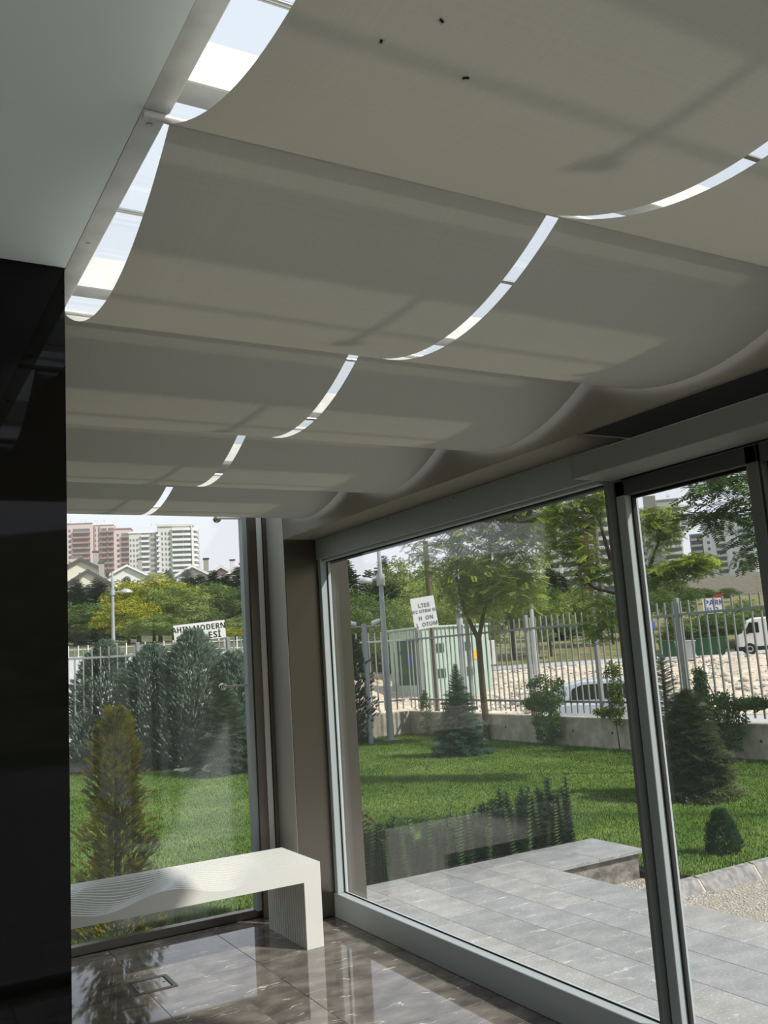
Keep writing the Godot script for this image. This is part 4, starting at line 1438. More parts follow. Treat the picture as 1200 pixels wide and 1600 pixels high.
func street_things() -> void:
	# poles in the garden corner
	var side := Vector3(0.476, 0.089, -0.879).cross(Vector3.UP).normalized() * -1.0
	lamp("street_lamp", "tall pale lamp post with a dome shade beside the fence corner", Vector3(9.885, -0.150, -17.251), 4.228, 3.486, side * 0.42, 0.075)
	var f: Vector3 = Vector3(9.245, -0.150, -16.972)
	var t := thing("camera_pole", "grey pole with two small white cameras left of the lamp post", "pole", f)
	var top := 2.506
	part("pole", rod(Vector3.ZERO, Vector3(0, top, 0), 0.055, 10), M.pole, t)
	part("cross_arm", rod(side * -0.32 + Vector3(0, top - 0.06, 0), side * 0.28 + Vector3(0, top - 0.06, 0), 0.015), M.pole, t)
	for k in [-1.0, 1.0]:
		var s := st()
		T = Transform3D(Basis(Quaternion(Vector3.UP, (side * k * -1.0 + Vector3(0, -0.35, 0.3)).normalized())), side * 0.24 * k + Vector3(0, top + 0.02, 0))
		lathe(s, [[0.0, -0.12], [0.03, -0.12], [0.045, -0.05], [0.05, 0.06], [0.042, 0.08], [0.03, 0.07], [0.0, 0.07]], 12)
		T = Transform3D()
		part("camera", s, M.white, t)
	# street lamp on the slope at the left, and two plain poles
	var sl: Vector3 = ground_at(13.3, 45.0)
	lamp("street_lamp", "white street lamp on the slope at the left before the yellow green tree", sl, 6.483 - sl.y, 5.500 - sl.y, Vector3(0.75, 0, 0.2), 0.09)
	var p3: Vector3 = ground_at(34.6, 24.0)
	var q := thing("lamp_post", "plain pale post rising behind the locust tree crown", "post", p3)
	part("pole", rod(Vector3.ZERO, Vector3(0, 6.2, 0), 0.085, 10), M.pole, q)
	part("base_plate", bx(Vector3(-0.2, 0, -0.2), Vector3(0.2, 0.03, 0.2)), M.pole, q)
	var p4: Vector3 = ground_at(39.1, 42.0)
	q = thing("lamp_post", "thin grey post on the rubble lot behind the fence", "post", p4)
	part("pole", rod(Vector3.ZERO, Vector3(0, 4.115 - p4.y, 0), 0.09, 10), M.pole, q)
	part("base_plate", bx(Vector3(-0.2, 0, -0.2), Vector3(0.2, 0.03, 0.2)), M.pole, q)
	# timber pole with a tilted notice board
	var pw: Vector3 = ground_at(32.8, 31.0)
	q = thing("timber_pole", "dark timber pole behind the notice board", "pole", pw)
	part("pole", rod(Vector3.ZERO, Vector3(0, 5.412 - pw.y, 0), 0.09, 9), M.bark, q)
	part("cap", rod(Vector3(0, 5.412 - pw.y, 0), Vector3(0, 5.412 - pw.y + 0.06, 0), 0.10, 9), M.roof_dark, q)
	var nb := thing("notice_board", "white tilted notice board with faded dark lettering on the timber pole", "sign", Vector3(16.408, 2.991, -25.829), -0.57)
	var tilt := Basis(Vector3.BACK, 0.10)
	var s3 := st()
	T = Transform3D(tilt, Vector3.ZERO)
	box(s3, Vector3(-0.40, -0.52, -0.02), Vector3(0.40, 0.54, 0.02), 0.004)
	part("board", s3, M.white, nb)
	var s4 := st()
	box(s4, Vector3(-0.05, -0.3, -0.12), Vector3(0.05, 0.3, -0.02))
	T = Transform3D()
	part("bracket", s4, M.pole, nb)
	var faded := mat(Color(0.40, 0.38, 0.42), 0.9)
	var lines := [["LTEE", 0.26, faded], ["HFC OTBM SU !", 0.07, faded], ["H  ON", -0.16, faded], ["L  OTUM", -0.38, faded]]
	for e in lines:
		text(e[0], 0.13 if e[0].length() < 9 else 0.1, Transform3D(tilt, tilt * Vector3(0.03, e[1], 0.024)), e[2], nb)
	# transformer kiosk
	var kp: Vector3 = ground_at(33.0, 42.0)
	kp.y = -0.049
	var k := thing("kiosk", "pale green metal transformer kiosk behind the fence", "kiosk", kp, -1.62)
	var top_y := 2.729 - kp.y
	part("body", bx(Vector3(-1.55, -0.4, -1.9), Vector3(1.55, top_y, 1.6), 0.03), M.kiosk, k)
	part("roof", bx(Vector3(-1.65, top_y, -2.0), Vector3(1.65, top_y + 0.1, 1.7), 0.03), M.kiosk, k)
	for e in 2:
		part("door", bx(Vector3(-0.75 + e * 0.86, 0.35, 1.58), Vector3(0.09 + e * 0.86, top_y - 0.45, 1.63), 0.01), M.kiosk_door, k)
	for e in [[-0.7, 1.9], [-0.7, 0.8], [0.7, 1.9], [0.7, 0.8]]:
		part("vent", bx(Vector3(1.54, e[1] - 0.2, e[0] - 0.2), Vector3(1.575, e[1] + 0.2, e[0] + 0.2), 0.01), M.kiosk_door, k)
	part("warning_plate", bx(Vector3(1.1, 1.5, 1.6), Vector3(1.4, 1.85, 1.63)), M.yellow, k)
	part("warning_plate", bx(Vector3(1.55, 1.3, -1.35), Vector3(1.58, 1.7, -1.0)), M.yellow, k)
	part("notice_plate", bx(Vector3(0.2, 1.2, 1.63), Vector3(0.6, 1.7, 1.65)), M.blue, k)
# dark lettered white panel beside the kiosk
	var wp := thing("sign_panel", "white panel with dark lettering right of the kiosk", "sign", Vector3(25.684, 1.574, -35.726), -0.62)
	part("board", bx(Vector3(-0.55, -0.65, -0.03), Vector3(0.75, 0.5, 0.03), 0.01), M.white, wp)
	part("leg", bx(Vector3(-0.4, -2.2, -0.05), Vector3(-0.32, -0.6, 0.0)), M.pole, wp)
	part("leg", bx(Vector3(0.5, -2.2, -0.05), Vector3(0.58, -0.6, 0.0)), M.pole, wp)
	for e in 3:
		text("ILAN" if e == 0 else "SATIS", 0.2, Transform3D(Basis(), Vector3(0.1, 0.25 - 0.32 * e, 0.032)), faded, wp)
	car_thing()
	van_thing()
	# waste containers by the road
	var bins := [[1047, 1018, 60.0, "green waste container at the left of the pair behind the grey one"], [1112, 1012, 58.0, "wide green waste container right of the grey one"]]
	for e in bins:
		var a := ground_at(47.064 if e[0] == 1047 else 49.330, e[2])
		bin_thing(a, e[3], M.bin, 1.9 if e[0] == 1112 else 1.3)
	bin_thing(ground_at(47.970, 55.0), "grey metal waste container between the green ones", M.pole, 1.1)
	# parking sign
	var ps: Vector3 = Vector3(38.220, 3.128, -32.237)
	q = thing("park_sign", "white sign with blue letters above the fence at the right", "sign", ps, -0.8)
	part("board", bx(Vector3(-0.55, -0.40, -0.02), Vector3(0.48, 0.38, 0.02), 0.005), M.white, q)
	part("red_tab", bx(Vector3(0.05, 0.38, -0.02), Vector3(0.45, 0.56, 0.02), 0.005), M.red, q)
	part("post", bx(Vector3(-0.03, ground_at(49.5, 50.0).y - ps.y, -0.08), Vector3(0.03, -0.3, -0.03)), M.pole, q)
	text("PARK", 0.26, Transform3D(Basis(), Vector3(0.0, 0.15, 0.024)), M.blue, q)
	text("ELO", 0.24, Transform3D(Basis(), Vector3(-0.12, -0.22, 0.024)), M.blue, q)
	# black lamp standard on the road edge
	var bl: Vector3 = ground_at(46.2, 58.0)
	q = thing("lamp_post", "slim black post with a small blue plate by the road", "post", bl)
	part("pole", rod(Vector3.ZERO, Vector3(0, 3.238 - bl.y, 0), 0.07, 8), M.rubber, q)
	part("plate", bx(Vector3(-0.16, 1.9, 0.08), Vector3(0.16, 2.3, 0.1)), M.blue, q)
	# banner on the hillside fence
	var bn := thing("banner", "white banner with bold black letters above the pale fence", "banner", Vector3(11.368, 3.076, -34.158), -0.30)
	var bt := Basis(Vector3.BACK, 0.06)
	s3 = st()
	T = Transform3D(bt, Vector3.ZERO)
	box(s3, Vector3(-0.98, -0.36, -0.01), Vector3(0.98, 0.32, 0.01), 0.003)
	T = Transform3D()
	part("sheet", s3, M.white, bn)
	part("post", bx(Vector3(-0.95, -1.2, -0.08), Vector3(-0.88, 0.2, -0.02)), M.pole, bn)
	part("post", bx(Vector3(0.90, -1.2, -0.08), Vector3(0.97, 0.3, -0.02)), M.pole, bn)
	text("AHIN MODERN", 0.205, Transform3D(bt, bt * Vector3(-0.02, 0.12, 0.014)), M.rubber, bn)
	text("ESİ", 0.24, Transform3D(bt, bt * Vector3(0.55, -0.2, 0.014)), M.rubber, bn)


func bin_thing(at: Vector3, label: String, m: Material, w: float) -> void:
	var t := thing("waste_container", label, "container", at, -0.85)
	var s := st()
	prism(s, [Vector3(-w * 0.42, 0.12, -0.45), Vector3(w * 0.42, 0.12, -0.45), Vector3(w * 0.5, 1.1, -0.45), Vector3(-w * 0.5, 1.1, -0.45)], Vector3(0, 0, 0.9))
	part("body", s, m, t)
	part("rim", bx(Vector3(-w * 0.53, 1.06, -0.5), Vector3(w * 0.53, 1.14, 0.5), 0.02), m, t)
	for e in [[-0.35, -0.4], [0.35, -0.4], [-0.35, 0.4], [0.35, 0.4]]:
		part("castor", rod(Vector3(e[0] * w - 0.03, 0.07, e[1]), Vector3(e[0] * w + 0.03, 0.07, e[1]), 0.08, 10), M.rubber, t)


func wheel(at: Vector3, r: float, parent: Node) -> void:
	var s := st()
	T = Transform3D(Basis(Vector3.RIGHT, PI / 2), at)
	lathe(s, [[r * 0.55, -0.09], [r * 0.92, -0.1], [r, -0.06], [r, 0.06], [r * 0.92, 0.1], [r * 0.55, 0.09]], 20)
	T = Transform3D()
	var o := part("wheel", s, M.rubber, parent)
	var h := st()
	T = Transform3D(Basis(Vector3.RIGHT, PI / 2), at)
	lathe(h, [[0.0, -0.07], [r * 0.55, -0.085], [r * 0.57, 0.0], [r * 0.55, 0.085], [0.0, 0.07]], 16)
	T = Transform3D()
	part("hub", h, M.pole, o)


func loft(s: SurfaceTool, rings: Array) -> void:
	# rings of equal length, joined along; capped at both ends
	var c := Vector3.ZERO
	for r in rings:
		for q in r:
			c += q / (rings.size() * r.size())
	for i in rings.size() - 1:
		var n: int = rings[i].size()
		for k in n:
			var a: Vector3 = rings[i][k]
			var b: Vector3 = rings[i][(k + 1) % n]
			var e: Vector3 = rings[i + 1][(k + 1) % n]
			var f: Vector3 = rings[i + 1][k]
			var mid := Vector3.ZERO
			for q in rings[i] + rings[i + 1]:
				mid += q / (n * 2.0)
			if a.distance_to(b) + e.distance_to(f) < 0.001:
				continue
			flat(s, [a, b, e], mid)
			flat(s, [a, e, f], mid)
	flat(s, rings[0], c)
	flat(s, rings[-1], c)


func car_thing() -> void:
	var at: Vector3 = ground_at(44.0, 25.6)
	var t := thing("car", "silver hatchback parked in the street behind the fence", "car", at, deg_to_rad(-44.0))
	# length along x, nose to the right
	var body := st()
	var sec := [[-2.05, 0.42, 0.80, 0.70], [-1.95, 0.28, 0.92, 0.80], [-1.2, 0.22, 0.95, 0.85], [0.9, 0.22, 0.90, 0.85], [1.6, 0.24, 0.80, 0.83], [2.0, 0.30, 0.68, 0.72], [2.1, 0.40, 0.60, 0.60]]
	var rings := []
	for q in sec:
		var x: float = q[0]
		rings.append([Vector3(x, q[1], -q[3] * 0.9), Vector3(x, q[1] + 0.15, -q[3]), Vector3(x, q[2] - 0.1, -q[3]), Vector3(x, q[2], -q[3] * 0.92), Vector3(x, q[2], q[3] * 0.92), Vector3(x, q[2] - 0.1, q[3]), Vector3(x, q[1] + 0.15, q[3]), Vector3(x, q[1], q[3] * 0.9)])
	loft(body, rings)
	part("body", body, M.car, t)
	var cab := st()
	rings = []
	for q in [[-1.95, 0.9, 0.92, 0.76], [-1.55, 0.9, 1.36, 0.70], [-1.0, 0.9, 1.47, 0.66], [-0.2, 0.9, 1.48, 0.66], [0.35, 0.9, 1.40, 0.66], [1.25, 0.88, 0.90, 0.74]]:
		var x: float = q[0]
		rings.append([Vector3(x, 0.86, -0.80), Vector3(x, q[2] - 0.04, -q[3]), Vector3(x, q[2], -q[3] + 0.08), Vector3(x, q[2], q[3] - 0.08), Vector3(x, q[2] - 0.04, q[3]), Vector3(x, 0.86, 0.80)])
	loft(cab, rings)
	part("cabin", cab, M.car, t)
	for sd in [-1.0, 1.0]:
		for w in [[[-1.35, 0.98], [-0.55, 0.98], [-0.55, 1.37], [-1.0, 1.36], [-1.25, 1.27]], [[-0.47, 0.98], [0.42, 0.97], [0.72, 0.98], [0.22, 1.34], [-0.47, 1.37]]]:
			var s := st()
			var q := []
			for e in w:
				var k: float = (e[1] - 0.86) / 0.6
				q.append(Vector3(e[0], e[1], sd * lerpf(0.805, 0.675, k)))
			prism(s, q, Vector3(0, 0, sd * 0.012))
			part("side_window", s, M.car_glass, t)
		part("mirror", bx(Vector3(0.55, 0.95, sd * 0.88 - 0.09), Vector3(0.72, 1.08, sd * 0.88 + 0.09), 0.03), M.rubber, t)
		part("door_handle", bx(Vector3(-0.42, 0.82, sd * 0.86 - 0.02), Vector3(-0.22, 0.86, sd * 0.86 + 0.02), 0.005), M.pole, t)
		wheel(Vector3(-1.3, 0.3, sd * 0.76), 0.3, t)
		wheel(Vector3(1.3, 0.3, sd * 0.76), 0.3, t)
	var ws := st()
	flat(ws, [Vector3(0.46, 1.36, -0.58), Vector3(0.46, 1.36, 0.58), Vector3(1.2, 0.945, 0.66), Vector3(1.2, 0.945, -0.66)], Vector3(0, 0.8, 0))
	part("windscreen", ws, M.car_glass, t)
	part("headlamp", bx(Vector3(1.9, 0.52, 0.4), Vector3(2.06, 0.66, 0.68), 0.03), M.white, t)
	part("headlamp", bx(Vector3(1.9, 0.52, -0.68), Vector3(2.06, 0.66, -0.4), 0.03), M.white, t)


func van_thing() -> void:
	var at: Vector3 = ground_at(52.9, 58.0)
	var t := thing("van", "white panel van with dark lettering parked by the road at the right", "van", at, deg_to_rad(-48.0))
	# nose to the left
	var b := st()
	var rings := []
	for q in [[-2.02, 0.55, 0.75, 0.80], [-1.98, 0.35, 1.1, 0.86], [-1.8, 0.28, 1.25, 0.9], [-1.45, 0.28, 1.95, 0.9], [-1.1, 0.28, 2.12, 0.9], [2.3, 0.28, 2.15, 0.9], [2.4, 0.32, 2.1, 0.88]]:
		var x: float = q[0]
		rings.append([Vector3(x, q[1], -q[3]), Vector3(x, q[2] - 0.08, -q[3]), Vector3(x, q[2], -q[3] + 0.1), Vector3(x, q[2], q[3] - 0.1), Vector3(x, q[2] - 0.08, q[3]), Vector3(x, q[1], q[3])])
	loft(b, rings)
	part("body", b, M.white, t)
	for sd in [-1.0, 1.0]:
		var s := st()
		prism(s, [Vector3(-1.65, 1.25, sd * 0.9), Vector3(-0.85, 1.25, sd * 0.9), Vector3(-0.85, 1.85, sd * 0.9), Vector3(-1.35, 1.85, sd * 0.9)], Vector3(0, 0, sd * 0.015))
		part("side_window", s, M.car_glass, t)
		part("skirt", bx(Vector3(-2.2, 0.25, sd * 0.9 - 0.02), Vector3(2.35, 0.48, sd * 0.9 + 0.02), 0.01), M.rubber, t)
		wheel(Vector3(-1.45, 0.34, sd * 0.84), 0.34, t)
		wheel(Vector3(1.45, 0.34, sd * 0.84), 0.34, t)
	var wsn := st()
	flat(wsn, [Vector3(-1.82, 1.27, -0.78), Vector3(-1.82, 1.27, 0.78), Vector3(-1.49, 1.92, 0.74), Vector3(-1.49, 1.92, -0.74)], Vector3(0, 1, 0))
	part("windscreen", wsn, M.car_glass, t)
	part("mirror", bx(Vector3(-1.6, 1.2, 0.92), Vector3(-1.45, 1.5, 1.08), 0.03), M.rubber, t)
	text("OTO", 0.3, Transform3D(Basis(), Vector3(0.55, 1.72, 0.905)), M.rubber, t)
	part("stripe", bx(Vector3(-0.2, 1.95, 0.9), Vector3(1.4, 2.0, 0.908)), M.red, t)
	text("SERVIS", 0.17, Transform3D(Basis(), Vector3(0.5, 1.32, 0.905)), M.red, t)
	text("TEL 0312", 0.17, Transform3D(Basis(), Vector3(0.6, 1.05, 0.905)), M.rubber, t)
	text("ANKARA", 0.15, Transform3D(Basis(), Vector3(0.3, 0.78, 0.905)), M.rubber, t)


# ---------------------------------------------------------------- trees far off
func far_trees() -> void:
	var sp := spray_mesh(34, 0.12, 8, 0.05)
	meshes.cluster2 = leaf_cluster(22, 0.5, 0.8, 31)
	var protos := []
	# unit tall prototypes: two conifers, three broadleaves
	for k in 2:
		var xf := []
		var cols := []
		var n: int = [220, 190][k]
		for i in n:
			var f := (i + 0.5) / n
			var a := i * 2.4
			var l: float = [0.24, 0.17][k] * pow(1.0 - f, 0.8) * rr(0.7, 1.15) + 0.03
			var d := Vector3(cos(a), lerpf(-0.15, 0.4, f), sin(a)).normalized()
			xf.append(Transform3D(aim(d, rr(-0.4, 0.4)) * Basis.from_scale(Vector3(l, l, l)), Vector3(0, 0.08 + 0.88 * f, 0)))
			cols.append(([Color(0.035, 0.065, 0.03), Color(0.07, 0.10, 0.045)][k] as Color).lerp([Color(0.08, 0.13, 0.055), Color(0.14, 0.18, 0.09)][k], rr(0, 1)))
		protos.append([sp, xf, cols, M.needle])
	var tones := [[Color(0.14, 0.17, 0.015), Color(0.46, 0.44, 0.04)], [Color(0.045, 0.085, 0.02), Color(0.16, 0.23, 0.06)], [Color(0.09, 0.14, 0.03), Color(0.28, 0.35, 0.09)]]
	for k in 3:
		var xf := []
		var cols := []
		var blobs := []
		for b in 9:
			var a := b * 2.4
			var y := 0.42 + 0.06 * b
			var r := 0.26 * sin(PI * clampf((y - 0.2) / 0.85, 0.05, 0.95))
			blobs.append([Vector3(cos(a) * r, y * 0.91, sin(a) * r), 0.15])
		for i in 620:
			var b: Array = blobs[i % 9]
			var d := Vector3(rr(-1, 1), rr(-1, 1), rr(-1, 1)).normalized() * pow(rng.randf(), 0.4)
			xf.append(Transform3D(Basis.from_euler(Vector3(rr(0, 6), rr(0, 6), rr(0, 6))).scaled(Vector3.ONE * rr(0.03, 0.055)), b[0] + d * b[1]))
			cols.append((tones[k][0] as Color).lerp(tones[k][1], rr(0.2, 0.85)))
		protos.append([meshes.cluster2, xf, cols, M.leaf])
	var roots := []
	for k in 5:
		var r := Node3D.new()
		var tr := st()
		tube(tr, [Vector3(0, -0.05, 0), Vector3(0, 0.45, 0), Vector3(0, 0.9, 0)], [0.022, 0.014, 0.003], 6)
		part("trunk", tr, M.bark, r)
		multi("foliage", protos[k][0], protos[k][3], protos[k][1], protos[k][2], r)
		roots.append(r)
	var names := ["far_conifer", "far_conifer", "far_tree", "far_tree", "far_tree"]
	# [kind, pixel column, height of the top in pixels, distance, breadth, label]
	for e in TREES:
		var r: Node3D = roots[e[0]].duplicate()
		r.name = numbered(names[e[0]])
		add_child(r)
		var top: Vector3 = e[1]
		var a := rad_to_deg(atan2(top.x, -top.z))
		var dist := Vector2(top.x, top.z).length()
		var foot := ground_at(a, dist)
		var h := top.y - foot.y
		r.position = foot
		r.rotation.y = rr(0, 6)
		r.scale = Vector3(e[2], h, e[2])
		tag(r, e[3], "tree", e[4])


const TREES := [
	[1, Vector3(38.120, 15.224, -119.046), 16.00, "thin grey conifer under the left slope of the red roofed white house", "thin grey conifers on the hillside"],
	[1, Vector3(38.758, 14.059, -115.680), 16.00, "second thin grey conifer under the red roofed white house", "thin grey conifers on the hillside"],
	[1, Vector3(40.432, 14.574, -115.105), 16.00, "thin grey conifer left of the pink house", "thin grey conifers on the hillside"],
	[1, Vector3(39.852, 13.378, -108.940), 16.00, "thin grey conifer before the pink house chimney", "thin grey conifers on the hillside"],
	[1, Vector3(39.174, 13.628, -102.788), 16.00, "thin grey conifer right of the pink house", "thin grey conifers on the hillside"],
	[1, Vector3(40.131, 12.569, -102.418), 16.00, "thin grey conifer touching the window post", "thin grey conifers on the hillside"],
	[3, Vector3(29.605, 10.546, -90.269), 8.50, "mid green broadleaf tree above the left end of the banner", "broadleaf trees above the banner"],
	[4, Vector3(30.754, 10.025, -89.884), 8.50, "broadleaf tree above the middle of the banner", "broadleaf trees above the banner"],
	[3, Vector3(32.178, 10.414, -89.384), 8.50, "darker broadleaf tree above the right end of the banner", "broadleaf trees above the banner"],
	[4, Vector3(33.213, 10.158, -89.005), 8.50, "pale broadleaf tree right of the banner top", "broadleaf trees above the banner"],
	[3, Vector3(34.366, 9.828, -88.566), 8.50, "broadleaf tree at the window post below the turret house", "broadleaf trees above the banner"],
	[0, Vector3(15.520, 9.977, -78.480), 11.00, "dark conifer at the left edge below the cream house", ""],
	[0, Vector3(18.302, 10.491, -83.006), 13.00, "broad dark conifer left of the white street lamp", ""],
	[0, Vector3(24.316, 11.876, -96.999), 11.00, "dark conifer behind the white street lamp head", ""],
	[0, Vector3(29.988, 13.070, -100.627), 11.00, "small dark conifer below the beige tower", ""],
	[3, Vector3(13.561, 7.151, -68.674), 8.00, "dark green tree at the left edge behind the blue green conifers", ""],
	[3, Vector3(14.741, 6.696, -66.383), 8.00, "dark green tree left of the street lamp post", ""],
	[2, Vector3(18.384, 9.175, -69.614), 8.60, "yellow green tree right of the street lamp head", ""],
	[2, Vector3(19.352, 8.903, -67.272), 8.60, "larger yellow green tree below the beige tower", ""],
	[2, Vector3(15.207, 6.588, -60.106), 6.50, "yellow tinged tree behind the street lamp post", ""],
	[4, Vector3(19.166, 7.899, -63.156), 7.60, "light green tree left of the thin conifers", ""],
	[4, Vector3(13.517, 4.718, -48.138), 5.00, "small light green tree above the second blue green conifer", ""],
	[3, Vector3(21.629, 6.518, -66.575), 6.50, "dark green tree above the banner", ""],
	[4, Vector3(16.906, 4.270, -44.924), 4.00, "small light green tree right of the banner", ""],
	[2, Vector3(15.791, 3.577, -41.069), 3.00, "low yellow bush at the window post", ""],
	[0, Vector3(27.881, 8.431, -53.129), 9.00, "tall dark conifer at the left of the shop window view", ""],
	[0, Vector3(31.059, 8.760, -53.659), 9.00, "pointed conifer right of the dome lamp", ""],
	[0, Vector3(32.067, 8.207, -57.686), 9.00, "dark conifer between the lamp dome and the pointed conifer", ""],
	[3, Vector3(21.440, 5.304, -40.698), 6.00, "dark green tree behind the dome lamp", ""],
	[3, Vector3(23.158, 5.067, -42.044), 6.00, "dark green tree behind the camera pole", ""],
	[4, Vector3(32.175, 8.318, -52.998), 8.00, "tall pale green tree left of the timber pole", ""],
	[4, Vector3(26.289, 5.078, -44.865), 5.50, "light green tree behind the kiosk roof at the left", ""],
	[3, Vector3(37.434, 8.588, -59.149), 9.00, "dark green tree behind the timber pole", ""],
	[4, Vector3(29.888, 6.209, -47.357), 6.00, "green tree behind the notice board", ""],
	[3, Vector3(39.357, 9.423, -57.888), 9.00, "dark green tree behind the young locust at the left", ""],
	[4, Vector3(30.024, 4.802, -44.884), 5.00, "light green tree right of the notice board", ""],
	[3, Vector3(43.558, 10.215, -59.822), 9.00, "dark green tree behind the middle of the young locust", ""],
	[3, Vector3(34.756, 5.243, -48.909), 6.00, "low dark tree behind the kiosk at the right", ""],
	[4, Vector3(44.124, 8.785, -56.895), 8.00, "green tree behind the right of the young locust", ""],
	[3, Vector3(47.478, 7.342, -58.059), 7.00, "green tree left of the dark conifers above the fence", ""],
	[0, Vector3(58.397, 9.720, -68.482), 10.00, "dark conifer left of the brown block", ""],
	[0, Vector3(62.459, 9.147, -71.581), 10.00, "second dark conifer left of the brown block", ""],
	[4, Vector3(46.327, 5.781, -55.116), 6.00, "light green bushy tree at the foot of the dark conifers", ""],
	[4, Vector3(52.886, 6.818, -60.026), 6.00, "yellowish green tree at the foot of the brown block", ""],
	[3, Vector3(55.539, 6.462, -60.327), 5.00, "green tree right of the brown block foot", ""],
	[3, Vector3(55.401, 5.826, -57.713), 5.00, "green tree close to the door stile", ""],
	[3, Vector3(61.104, 6.697, -59.087), 8.00, "dark green tree at the left of the door view", ""],
	[3, Vector3(69.794, 7.424, -64.450), 9.00, "grey green tree left of the retaining wall", ""],
	[3, Vector3(112.973, 9.093, -98.676), 8.00, "far green hedge tree below the retaining wall", ""],
	[3, Vector3(115.402, 8.768, -95.825), 8.00, "far green hedge tree below the right of the retaining wall", ""],
	[4, Vector3(58.369, 4.277, -47.096), 7.00, "light green bush behind the white van", ""],
	[3, Vector3(52.882, 3.378, -45.864), 7.50, "dark hedge tree behind the green waste container", ""],
	[3, Vector3(53.718, 3.140, -44.882), 7.50, "dark hedge tree right of the green waste container", ""],
	[3, Vector3(56.103, 3.219, -45.128), 7.50, "dark hedge tree behind the white van", ""],
	[3, Vector3(51.788, 2.573, -47.096), 5.00, "low dark hedge bush behind the grey waste container", ""],
]


# ---------------------------------------------------------------- buildings
func building(called: String, label: String, at: Vector3, group := "") -> Node3D:
	return thing(called, label, "building", at, atan2(-at.x, -at.z), group)


func cells(b: Node3D, called: String, x0: float, x1: float, cols: int, y0: float, floors: int, fh: float, w: float, h: float, z: float, m: Material, depth := 0.25) -> void:
	var s := st()
	for f in floors:
		for c in cols:
			var x := lerpf(x0, x1, (c + 0.5) / cols)
			var y := y0 + fh * f
			box(s, Vector3(x - w * 0.5, y, z - depth), Vector3(x + w * 0.5, y + h, z + 0.06))
	var o := part(called, s, m, b)
	o.set_meta("kind", "stuff")


func balconies(b: Node3D, x0: float, x1: float, y0: float, floors: int, fh: float, h: float, z: float, depth: float, m: Material) -> void:
	for f in floors:
		part("balcony", bx(Vector3(x0, y0 + fh * f, z), Vector3(x1, y0 + fh * f + h, z + depth), 0.05), m, b)
	var s := st()
	for f in floors:
		box(s, Vector3(x0 + 0.2, y0 + fh * f + h, z - 0.4), Vector3(x1 - 0.2, y0 + fh * (f + 1) - 0.25, z + 0.08))
	var o := part("glazing", s, M.pane_dark, b)
	o.set_meta("kind", "stuff")


func antennas(b: Node3D, x0: float, x1: float, y: float, n: int) -> void:
	var s := st()
	for i in n:
		var x := rr(x0, x1)
		box(s, Vector3(x - 0.08, y, -1.08), Vector3(x + 0.08, y + rr(1.0, 2.4), -0.92))
		box(s, Vector3(x - 0.6, y + 0.8, -1.05), Vector3(x + 0.6, y + 0.95, -0.95))
	var o := part("antenna", s, M.pole, b)
	o.set_meta("kind", "stuff")


